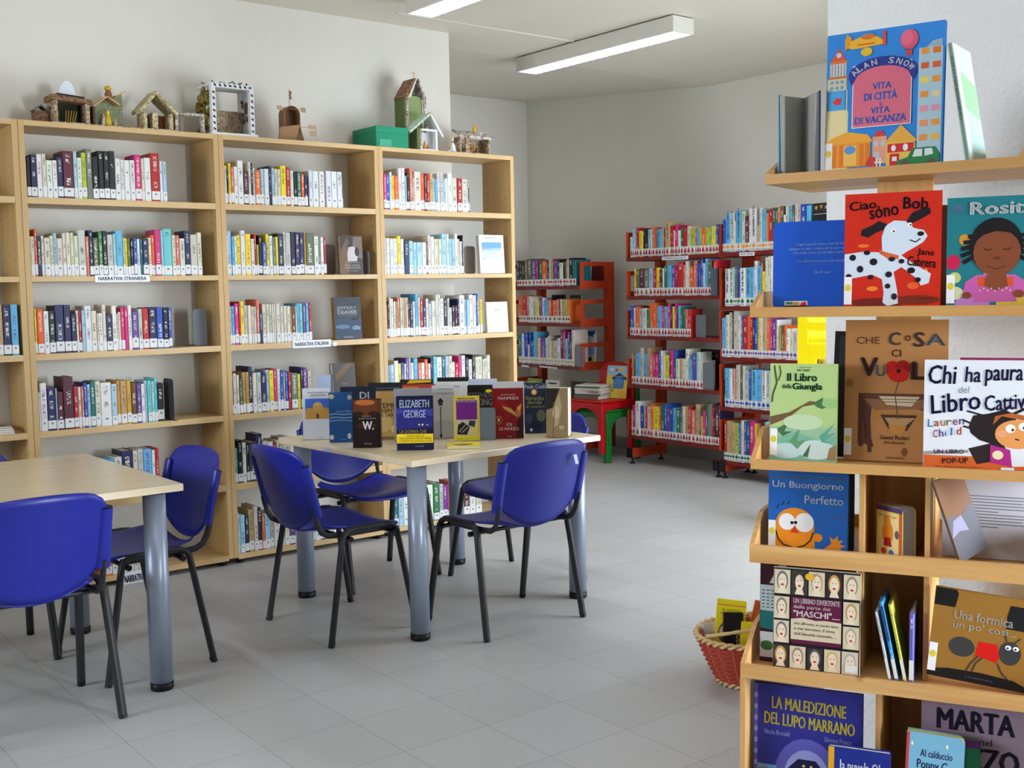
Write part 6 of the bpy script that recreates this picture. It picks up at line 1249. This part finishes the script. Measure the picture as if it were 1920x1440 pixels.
d.put(MB().prism([(cx + r1 - .004, ZB + .045)] + [(cx + (r1 - .004) * math.cos(PI * k / n), z2 - r1 + (r1 - .004) * math.sin(PI * k / n)) for k in range(n + 1)] + [(cx - r1 + .004, ZB + .045)], 1, d.yf + .06, d.yf + .063, mat((120, 92, 66), .8)), 'back_card')
d.put(MB().prism([(d.X(520), ZB), (d.X(551), ZB), (d.X(561), z1 + .0), (d.X(524), z1 - .02)], 1, d.yf - .012, d.yf - .002, CARD), 'front_ramp'); d.put(MB().prism([(d.X(551), ZB), (d.X(572), ZB), (d.X(563), z1 + .01)], 1, d.yf + .005, d.yf + .075, mat((120, 92, 66), .8)), 'side_wing')
zp = z2 + .0005; d.put(MB().tube([(d.X(549), d.yf + .03, zp), (d.X(549), d.yf + .03, d.Z(549, 166))], .0015, CARD, 6), 'flag_pole'); d.put(MB().prism([(d.X(549.5), d.Z(549, 185)), (d.X(554), d.Z(549, 184)), (d.X(552.5), d.Z(549, 177)), (d.X(554), d.Z(549, 169)), (d.X(549.5), d.Z(549, 169))], 1, d.yf + .0295, d.yf + .0305, mat((130, 100, 90), .8)), 'flag')
for (a_, b_, c_, e_) in ((520, 198, 530, 206), (564, 202, 573, 211), (578, 235, 592, 242), (580, 245, 592, 255)):
    d.put(MB().prism([(d.X(a_), d.Z(a_, b_)), (d.X(c_), d.Z(a_, b_) + .002), (d.X(c_ + 1), d.Z(a_, e_)), (d.X(a_ + 1), d.Z(a_, e_) + .002)], 1, d.yf - .004, d.yf - .002, mat((170, 150, 124), .8)), 'sail')
d.put(MB().bar((d.X(565), d.yf + .0, d.Z(570, 239)), (d.X(580), d.yf - .002, d.Z(580, 239)), .002, .002, CARD).bar((d.X(530), d.yf + .0, d.Z(530, 202)), (d.X(565), d.yf, d.Z(565, 206)), .002, .002, CARD), 'sail_rods')
d = Deco('gift_box', 'plain green cardboard box on top of the bookcases', 'box', 715, 5.50, None)
xa, xb, zt = d.X(705), d.X(765), d.Z(735, 238); GB = mat((22, 128, 92), .5)
xl = xa - .012
d.put(MB().box(xa, xb, d.yf, d.yf + .255, ZB, zt - .035, GB), 'body'); d.put(MB().box(xa - .002, xb + .002, d.yf - .0015, d.yf + .2565, zt - .0345, zt, GB), 'lid')
d.put(MB().box(d.X(711), d.X(733), d.yf - .0025, d.yf - .002, ZB + .004, ZB + .042, mat((70, 156, 126), .3)), 'tape')
d = Deco('toy_tower', 'tall green bell tower with white edges and a small cross on top', 'nativity decoration', 778, 5.60)
xa, xb = d.X(760), d.X(800); ze = d.Z(780, 184); zr = d.Z(786, 148); xm = (xa + xb) / 2 + .004
d.put(MB().box(xa, xa + .012, d.yf + .012, d.yf + .11, ZB, ze, mat((92, 104, 56), .8)), 'side_wall')
d.put(MB().box(xa + .0125, xa + .026, d.yf, d.yf + .012, ZB, ze, SNOW).box(xb - .014, xb, d.yf, d.yf + .012, ZB, ze, SNOW), 'edge_posts')
pts = [(xa + .0262, ZB)] + [(xb - .0142, ZB), (xb - .0142, ze - .01)] + [(xm + .004 + (xb - xa - .042) / 2 * math.cos(k * PI / 8), ze - .01 + .026 * math.sin(k * PI / 8)) for k in range(1, 8)] + [(xa + .0262, ze - .01)]
d.put(MB().prism(pts, 1, d.yf + .02, d.yf + .03, mat((140, 156, 104), .9)), 'front_wall')
d.put(MB().prism([(xa - .006, ze), (xm - .014, zr), (xm + .002, zr), (xa + .022, ze)], 1, d.yf - .006, d.yf + .11, BARK), 'roof_slope'); d.put(MB().prism([(xa + .022, ze), (xm + .002, zr), (xm + .008, zr), (xa + .036, ze)], 1, d.yf - .008, d.yf - .0005, mat((206, 226, 206), .6)), 'roof_edge')
d.put(MB().prism([(xb + .004, ze), (xb - .014, ze), (xm + .012, zr), (xm + .022, zr)], 1, d.yf - .006, d.yf + .11, SNOW), 'roof_slope')
d.put(MB().bar((xm + .002, d.yf + .02, zr), (xm + .002, d.yf + .02, d.Z(782, 134)), .003, .003, GOLD).bar((xm - .02, d.yf + .02, d.Z(782, 137)), (xm + .02, d.yf + .02, d.Z(782, 137)), .003, .003, GOLD), 'cross')
d = Deco('nativity_crib', 'white gabled crib with a green roof slope and a gold ornament on its ridge', 'nativity decoration', 803, 5.51)
xa, xb = d.X(788), d.X(820); zt = d.Z(804, 242); zr = d.Z(806, 216)
d.put(MB().box(xa - .022, xa, d.yf + .002, d.yf + .07, ZB + .006, zt - .002, mat((96, 110, 66), .9)), 'side_wall'); d.put(MB().box(xa + .0005, xa + .010, d.yf, d.yf + .01, ZB + .006, zt, SNOW).box(xb - .012, xb, d.yf, d.yf + .06, ZB + .006, zt, WP).box(xa + .0105, xb - .0125, d.yf, d.yf + .01, zt - .012, zt, WP), 'front_frame')
d.put(MB().box(xa - .006, xb + .004, d.yf - .01, d.yf + .075, ZB, ZB + .0058, WP), 'base'); d.put(MB().box(xa + .0105, xb - .0125, d.yf + .06, d.yf + .068, ZB + .006, zt - .0125, WP), 'back_wall')
d.put(MB().bar((d.X(767), d.yf + .035, d.Z(767, 248)), (d.X(806), d.yf + .035, zr + .006), .09, .012, rough('pale_green_felt', (150, 180, 150), (206, 222, 200), 80)), 'roof_slope'); d.put(MB().bar((d.X(806.5), d.yf + .035, zr + .004), (d.X(829), d.yf + .035, d.Z(829, 257)), .09, .01, WP), 'roof_slope')
d.put(MB().blob((d.X(811), d.yf + .03, d.Z(811, 215)), .018, .014, .015, GOLD, 8, .25), 'gold_ornament'); figure(d, d.X(801), .05, (190, 140, 40), (206, 160, 60), d.yf + .03); figure(d, d.X(806), .035, (160, 110, 40), (206, 160, 60), d.yf + .025)
d = Deco('paper_angel', 'white paper angel with yellow wings between the two cribs', 'nativity decoration', 847, 5.55)
x = d.X(848); d.put(MB().lathe([(.001, 0), (.026, 0), (.007, .062), (.001, .064)], (x, d.yf, ZB), WP, 16), 'dress'); d.put(MB().blob((x - .003, d.yf, ZB + .078), .009, .009, .011, mat((214, 214, 220), .5), 8), 'head'); d.put(MB().blob((x + .004, d.yf + .004, ZB + .093), .01, .005, .008, mat((222, 190, 40), .5), 8, .2), 'halo')
d.put(MB().prism([(x + .008, ZB + .052), (x + .028, ZB + .034), (x + .022, ZB + .05)], 1, d.yf + .005, d.yf + .007, mat((222, 190, 40), .5)), 'wing'); d.put(MB().prism([(x - .01, ZB + .05), (x - .024, ZB + .036), (x - .02, ZB + .058)], 1, d.yf + .005, d.yf + .007, mat((222, 190, 40), .5)), 'wing'); d.put(MB().prism([(x - .048, ZB), (x - .016, ZB), (x - .012, ZB + .028)], 1, d.yf - .006, d.yf - .002, WP), 'train')
d = Deco('nativity_stable', 'small stable with a white pebbled roof and a gold bird, last of the row', 'nativity decoration', 890, 5.53)
X0, X1, Z1 = stall(d, 862, 918, 258, CORK, .09, .01)
d.put(MB().box(d.X(873), d.X(881), d.yf, d.yf + .012, ZB + .008, Z1, CORK), 'front_pillar')
y = d.yf; d.put(MB().add([(X0 - .012, y - .018, Z1 - .004), (X1 + .012, y - .018, Z1 - .01), (X1 - .004, y + .06, Z1 + .034), (X0 - .016, y + .06, Z1 + .036), (X0 - .012, y - .018, Z1 + .008), (X1 + .012, y - .018, Z1 + .002), (X1 - .004, y + .06, Z1 + .046), (X0 - .016, y + .06, Z1 + .048)], [(3, 2, 1, 0), (4, 5, 6, 7), (0, 1, 5, 4), (1, 2, 6, 5), (2, 3, 7, 6), (3, 0, 4, 7)], SNOW), 'roof')
d.put(MB().blob((d.X(893), y + .02, Z1 + .05), .012, .012, .022, GOLD, 8, .1).blob((d.X(895), y + .016, Z1 + .074), .009, .008, .009, GOLD, 8), 'gold_bird'); figure(d, d.X(889), .05, (150, 110, 40), (206, 160, 60)); figure(d, d.X(899), .052, (120, 90, 40), (206, 160, 60)); d.put(MB().blob((d.X(886), y + .02, ZB + .02), .013, .011, .011, mat((206, 120, 60), .5), 8), 'manger_child')
